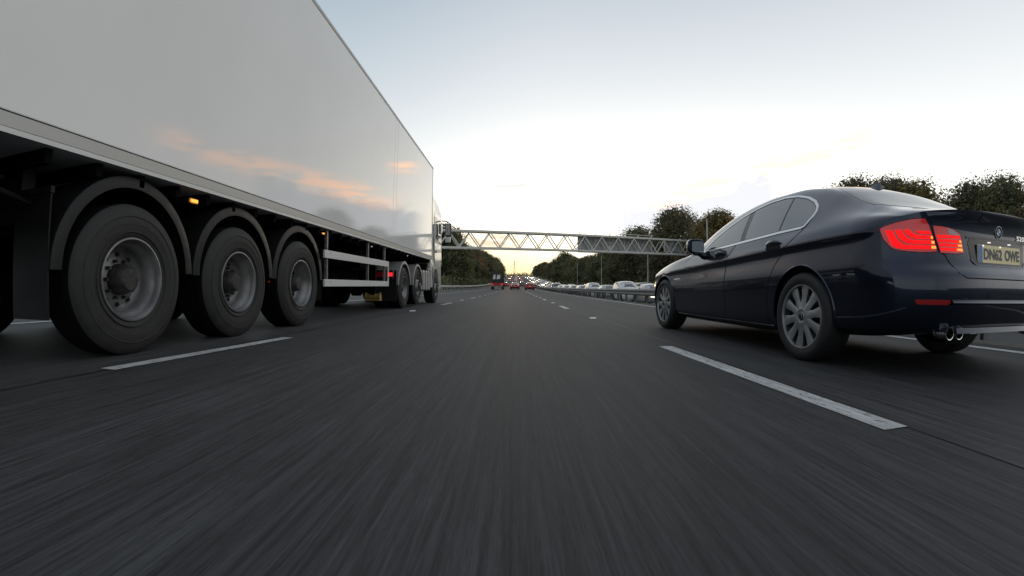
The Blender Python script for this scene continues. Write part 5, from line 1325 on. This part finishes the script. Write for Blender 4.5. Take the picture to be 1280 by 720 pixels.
cmat('white', (0.55, 0.55, 0.53), 0.0); cmat('silver', (0.30, 0.31, 0.32), 0.6); cmat('grey', (0.16, 0.165, 0.17), 0.5); cmat('black', (0.012, 0.012, 0.013)); cmat('blue', (0.03, 0.07, 0.16)); cmat('red', (0.42, 0.015, 0.012), 0.1); cmat('dark red', (0.20, 0.012, 0.012), 0.2)
WMESH = None
def small_car(kind, colour, lit_front, lit_rear, wcol=None):
    global WMESH
    sh = SH[kind]; o = empty({'saloon': 'saloon_car', 'hatch': 'hatchback_car', 'suv': 'off_road_car', 'van': 'panel_van'}[kind])
    me = sh.me.copy(); me.materials.append(CMAT[colour]); me.set_sharp_from_angle(angle=R(50)); b = bpy.data.objects.new('body', me); COL.objects.link(b); b.parent = o
    patch(sh, sh.top, WSP[kind], 0.006, 'windscreen', M_glass, o, sp=0.3)
    for mp in (sh.left, sh.right):
        patch(sh, mp, SWP[kind], 0.008, 'side_window', M_glass, o, sp=0.3)
    if kind == 'van': patch(sh, sh.rear, [(-.7, 1.25), (-.06, 1.25), (-.06, 1.75), (-.66, 1.75)], 0.01, 'rear_window', M_glass, o, sp=0.4); patch(sh, sh.rear, [(.06, 1.25), (.7, 1.25), (.66, 1.75), (.06, 1.75)], 0.01, 'rear_window', M_glass, o, sp=0.4)
    elif kind == 'saloon': patch(sh, sh.top, [(-.50, .0), (.50, .0), (.62, -.62), (-.62, -.62)], 0.008, 'rear_window', M_glass, o, sp=0.3)
    else:
        zz = 1.17 if kind == 'suv' else 1.0
        patch(sh, sh.top, [(-.56, -.62), (.56, -.62), (.62, -.98), (-.62, -.98)], 0.008, 'rear_window', M_glass, o, sp=0.2)
    zf = {'saloon': .60, 'hatch': .62, 'suv': .70, 'van': .72}[kind]; zt = {'saloon': .84, 'hatch': .86, 'suv': .95, 'van': .9}[kind]
    for sg in (-1, 1):
        f_ = (lambda s_: (lambda u, v: sh.front(s_ * u, v)))(sg); r_ = (lambda s_: (lambda u, v: sh.rear(s_ * u, v)))(sg)
        patch(sh, f_, [(.50, zf - .05), (.78, zf - .04), (.80, zf + .06), (.52, zf + .05)], 0.012, 'headlight', M_head if lit_front else M_headoff, o, sp=0.15)
        patch(sh, r_, [(.52, zt - .07), (.80, zt - .07), (.80, zt + .09), (.55, zt + .07)], 0.012, 'tail_light', M_tlit if lit_rear else M_toff, o, sp=0.15)
    patch(sh, sh.front, [(-.36, .45), (.36, .45), (.38, .62), (-.38, .62)], 0.008, 'grille', M_plas, o, sp=0.3)
    patch(sh, sh.rear, [(-.26, .72), (.26, .72), (.26, .83), (-.26, .83)], 0.014, 'number_plate', M_plateY, o, sp=0.3)
    patch(sh, sh.rear, [(-.62, .34), (.62, .34), (.6, .46), (-.6, .46)], 0.01, 'lower_bumper', M_plas, o, sp=0.3)
    for sg in (-1, 1):
        c_, n_ = (sh.left if sg < 0 else sh.right)(2.0 if kind != 'van' else 2.6, 1.0)
        m = MB(); xx = sorted((c_.x - sg * 0.03, c_.x + sg * 0.20)); yy = 2.02 if kind != 'van' else 2.6; m.box(xx[0], xx[1], yy, yy + 0.12, 1.0, 1.13 if kind != 'van' else 1.25); m.build('wing_mirror', CMAT[colour], o, bevel=0.03)
    for yy in (0.0, 2.968):
        for sg in (-1, 1):
            if WMESH is None:
                m = MB(); m.lathe_x([(-0.22, 0.30), (-0.2, 0.335), (-0.02, 0.335), (0.0, 0.30), (0.002, 0.235)], (0, 0, 0), 20)
                m.cur = 1; m.lathe_x([(0.002, 0.235), (-0.02, 0.2), (-0.015, 0.06), (0.004, 0.04), (0.004, 0.001)], (0, 0, 0), 20)
                w_ = m.build('wheel', [M_tyre2, M_alloy], o, smooth=40); WMESH = w_.data
            else: w_ = bpy.data.objects.new('wheel', WMESH); COL.objects.link(w_); w_.parent = o
            w_.location = (sg * 0.935, yy, 0.335); w_.rotation_euler = (0, 0, 0 if sg > 0 else PI)
            m = MB(); n = 14; m.prism_x([(yy + 0.385*math.cos(PI*i/n), 0.34 + 0.385*math.sin(PI*i/n)) for i in range(n + 1)] + [(yy - .385, .2), (yy + .385, .2)], sg * 0.80, sg * 0.938)
            m.build('wheel_arch', M_gap, o)
    return o
LIB = {}
def place_car(kind, colour, x, y, facing, label, group, lf=True, lr=False):
    key = (kind, colour, lf, lr)
    if key in LIB: o = copy_tree(LIB[key])
    else: o = small_car(kind, colour, lf, lr); LIB[key] = o
    dz = (gz(x, y + 2) - gz(x, y - 2)) / 4; sl = math.atan(dz)
    off = 1.4
    if facing < 0: o.rotation_euler = (-sl, 0, PI); o.location = (x, y + off, gz(x, y + off) - 0.005)
    else: o.rotation_euler = (sl, 0, 0); o.location = (x, y - off, gz(x, y - off) - 0.005)
    o.rotation_euler[2] += R(rnd.uniform(-0.6, 0.6))
    tag(o, label, 'van' if kind == 'van' else 'car', group); return o
GQ = 'cars queueing in the oncoming lanes'
KN = {'saloon': 'saloon', 'hatch': 'hatchback', 'suv': 'off road car', 'van': 'panel van'}
near = [(9.4, 30.0, 'saloon', 'silver', 1, 'silver saloon over the central barrier nearest the navy car'), (9.4, 37.3, 'suv', 'white', 0, 'white off road car behind the nearest silver saloon in the queue'),
        (9.4, 45.0, 'saloon', 'silver', 0, 'silver saloon following the nearest white off road car'), (9.4, 53.5, 'suv', 'white', 1, 'white off road car with dark windows right of the thin pole'),
        (9.4, 62, 'hatch', 'silver', 1, 'silver hatchback behind the white off road car'), (9.4, 71, 'hatch', 'grey', 1, 'grey hatchback in the near oncoming lane below the gantry'),
        (13.0, 41, 'hatch', 'black', 1, 'black hatchback in the middle oncoming lane beyond the nearest white off road car'), (13.0, 52, 'suv', 'grey', 1, 'grey off road car in the middle oncoming lane'), (13.0, 63, 'saloon', 'white', 1, 'white saloon in the middle oncoming lane below the gantry'),
        (13.0, 74, 'suv', 'silver', 1, 'silver off road car beyond the gantry sign'), (16.7, 57, 'van', 'silver', 0, 'silver van in the far oncoming lane before the undergrowth'), (16.7, 72, 'hatch', 'blue', 1, 'blue hatchback in the far oncoming lane')]
for x, y, k, c, lf, lab in near: place_car(k, c, x, y, -1, lab, GQ, bool(lf))
cols_ = ['silver', 'white', 'grey', 'black', 'silver', 'white', 'blue', 'silver', 'white']
kinds_ = ['hatch', 'saloon', 'suv', 'hatch', 'saloon', 'hatch', 'van', 'saloon']
for li, (x, y0) in enumerate(((9.4, 80), (13.0, 84), (16.7, 82))):
    y = y0; i = li
    while y < 470:
        c = cols_[(i * 5 + li) % len(cols_)]; k = kinds_[(i * 3 + li) % len(kinds_)]
        if k == 'van': c = 'white' if i % 2 else 'silver'
        lane = ('near', 'middle', 'far')[li]; dist = 'past the gantry' if y < 140 else 'below the hill' if y < 230 else 'on the hill'
        place_car(k, c, x + rnd.uniform(-.25, .25), y, -1, '%s %s %s, %s in the %s oncoming lane' % (c, KN[k], dist, ordn(i - li + (6 if li == 0 else 4 if li == 1 else 2)), lane), GQ, True)
        y += rnd.uniform(8.0, 11.5) * (1.0 if y < 250 else 1.15); i += 1
GA_ = 'cars driving ahead'
place_car('saloon', 'dark red', -0.25, 93, 1, 'dark red car with bright tail lights straight ahead in the middle lane', GA_, False, True)
place_car('hatch', 'red', 2.75, 91, 1, 'bright red car ahead in the right lane by the barrier', GA_, False, False)
place_car('hatch', 'dark red', -3.4, 150, 1, 'small red car half hidden behind the flatbed lorry', GA_, False, True)
place_car('suv', 'grey', 2.2, 168, 1, 'dark car beyond the red car in the right lane', GA_, False, False)
for i, (x, y, k, c) in enumerate([(-0.3, 235, 'hatch', 'silver'), (-3.9, 262, 'van', 'white'), (2.9, 250, 'saloon', 'black'), (-0.2, 290, 'suv', 'white'), (3.0, 305, 'hatch', 'red'), (-3.8, 330, 'hatch', 'grey'), (0, 350, 'saloon', 'silver'), (3.0, 372, 'hatch', 'white'), (-3.9, 390, 'van', 'silver'), (0, 415, 'saloon', 'grey')]):
    place_car(k, c, x, y, 1, 'tiny %s %s climbing the far hill ahead in the %s lane' % (c, KN[k], 'left' if x < -1 else 'right' if x > 1 else 'middle'), GA_, False, True)

# flatbed recovery lorry ahead in the left lane
fl = empty('flatbed_lorry', (-3.75, 88, gz(-3.75, 88))); tag(fl, 'red flatbed lorry with an open dark frame carrying white sheets, ahead in the left lane', 'lorry')
M_redp = mat('red_lorry_paint', (0.36, 0.03, 0.02), 0.4, var=0.15, scale=2); M_dk = mat('dark_frame_paint', (0.03, 0.03, 0.032), 0.5, var=0.2)
m = MB(); m.box(-1.24, 1.24, 0, 7.0, 0.95, 1.15); m.box(-1.24, 1.24, -0.04, 0.0, 0.80, 1.30); m.build('deck', M_redp, fl, bevel=0.02)
m = MB(); m.box(-0.45, -0.35, 0.1, 9, 0.6, 0.95); m.box(0.35, 0.45, 0.1, 9, 0.6, 0.95); m.box(-1.1, 1.1, 0.0, 0.12, 0.45, 0.58); m.build('chassis', M_dk, fl)
m = MB(); m.box(-1.18, 1.18, -0.075, -0.041, 0.62, 0.74); m.build('rear_marker_board', mat('marker_board', (.55, .42, .36), .5, var=.2), fl)
for sg in (-1, 1):
    m = MB(); m.box(sg*0.95 - 0.14, sg*0.95 + 0.14, -0.08, -0.041, 0.98, 1.10); m.build('tail_lamp', M_tlit, fl)
m = MB()
for x in (-1.15, 1.15):
    for y in (0.1, 3.4, 6.8): m.box(x - 0.06, x + 0.06, y - 0.06, y + 0.06, 1.15, 3.45)
for z in (3.40,): 
    m.box(-1.21, 1.21, 0.04, 0.16, z, z + 0.12); m.box(-1.21, 1.21, 6.74, 6.86, z, z + 0.12); m.box(-1.21, -1.09, 0.1, 6.8, z, z + 0.12); m.box(1.09, 1.21, 0.1, 6.8, z, z + 0.12)
m.box(-1.21, 1.21, 0.04, 0.16, 1.9, 2.0); m.build('frame', M_dk, fl)
for x0, x1, z0, z1 in ((-0.85, -0.30, 1.95, 3.0), (-0.12, 0.62, 2.0, 2.95)):
    m = MB(); m.add([(x0, 0.6, z0), (x1, 0.6, z0 + 0.15), (x1 - 0.05, 0.9, z1), (x0 + 0.12, 0.8, z1 - 0.1), (x0, 0.72, z0), (x1, 0.72, z0 + 0.15), (x1 - 0.05, 1.02, z1), (x0 + 0.12, 0.92, z1 - 0.1)], [(0,1,2,3),(7,6,5,4),(0,4,5,1),(1,5,6,2),(2,6,7,3),(3,7,4,0)])
    m.build('white_sheet', M_aluL, fl, bevel=0.02)
m = MB(); m.box(-1.2, 1.2, 7.1, 9.1, 0.7, 2.9); m.build('cab', M_dk, fl, bevel=0.12, smooth=40)
for y in (1.5, 8.0):
    for sg in (-1, 1): q = bpy.data.objects.new('wheel', WMESH); COL.objects.link(q); q.parent = fl; q.location = (sg * 1.2, y, 0.48); q.scale = (1.3, 1.45, 1.45); q.rotation_euler = (0, 0, 0 if sg > 0 else PI)
m = MB(); m.box(-1.22, -0.75, 1.0, 2.0, 0.2, 0.8); m.box(0.75, 1.22, 1.0, 2.0, 0.2, 0.8)

# ------------------------------------------------------------------ separate pieces become parts of their own
for o in list(COL.objects):
    if o.type == 'MESH' and o.parent and o.name.split('.')[0] in ('corner_post', 'guard_bracket', 'brake_line', 'side_guard_hanger', 'tank_strap', 'side_deflector', 'arch_lip', 'air_tank', 'cross_brace') and not o.children:
        split_loose(o)
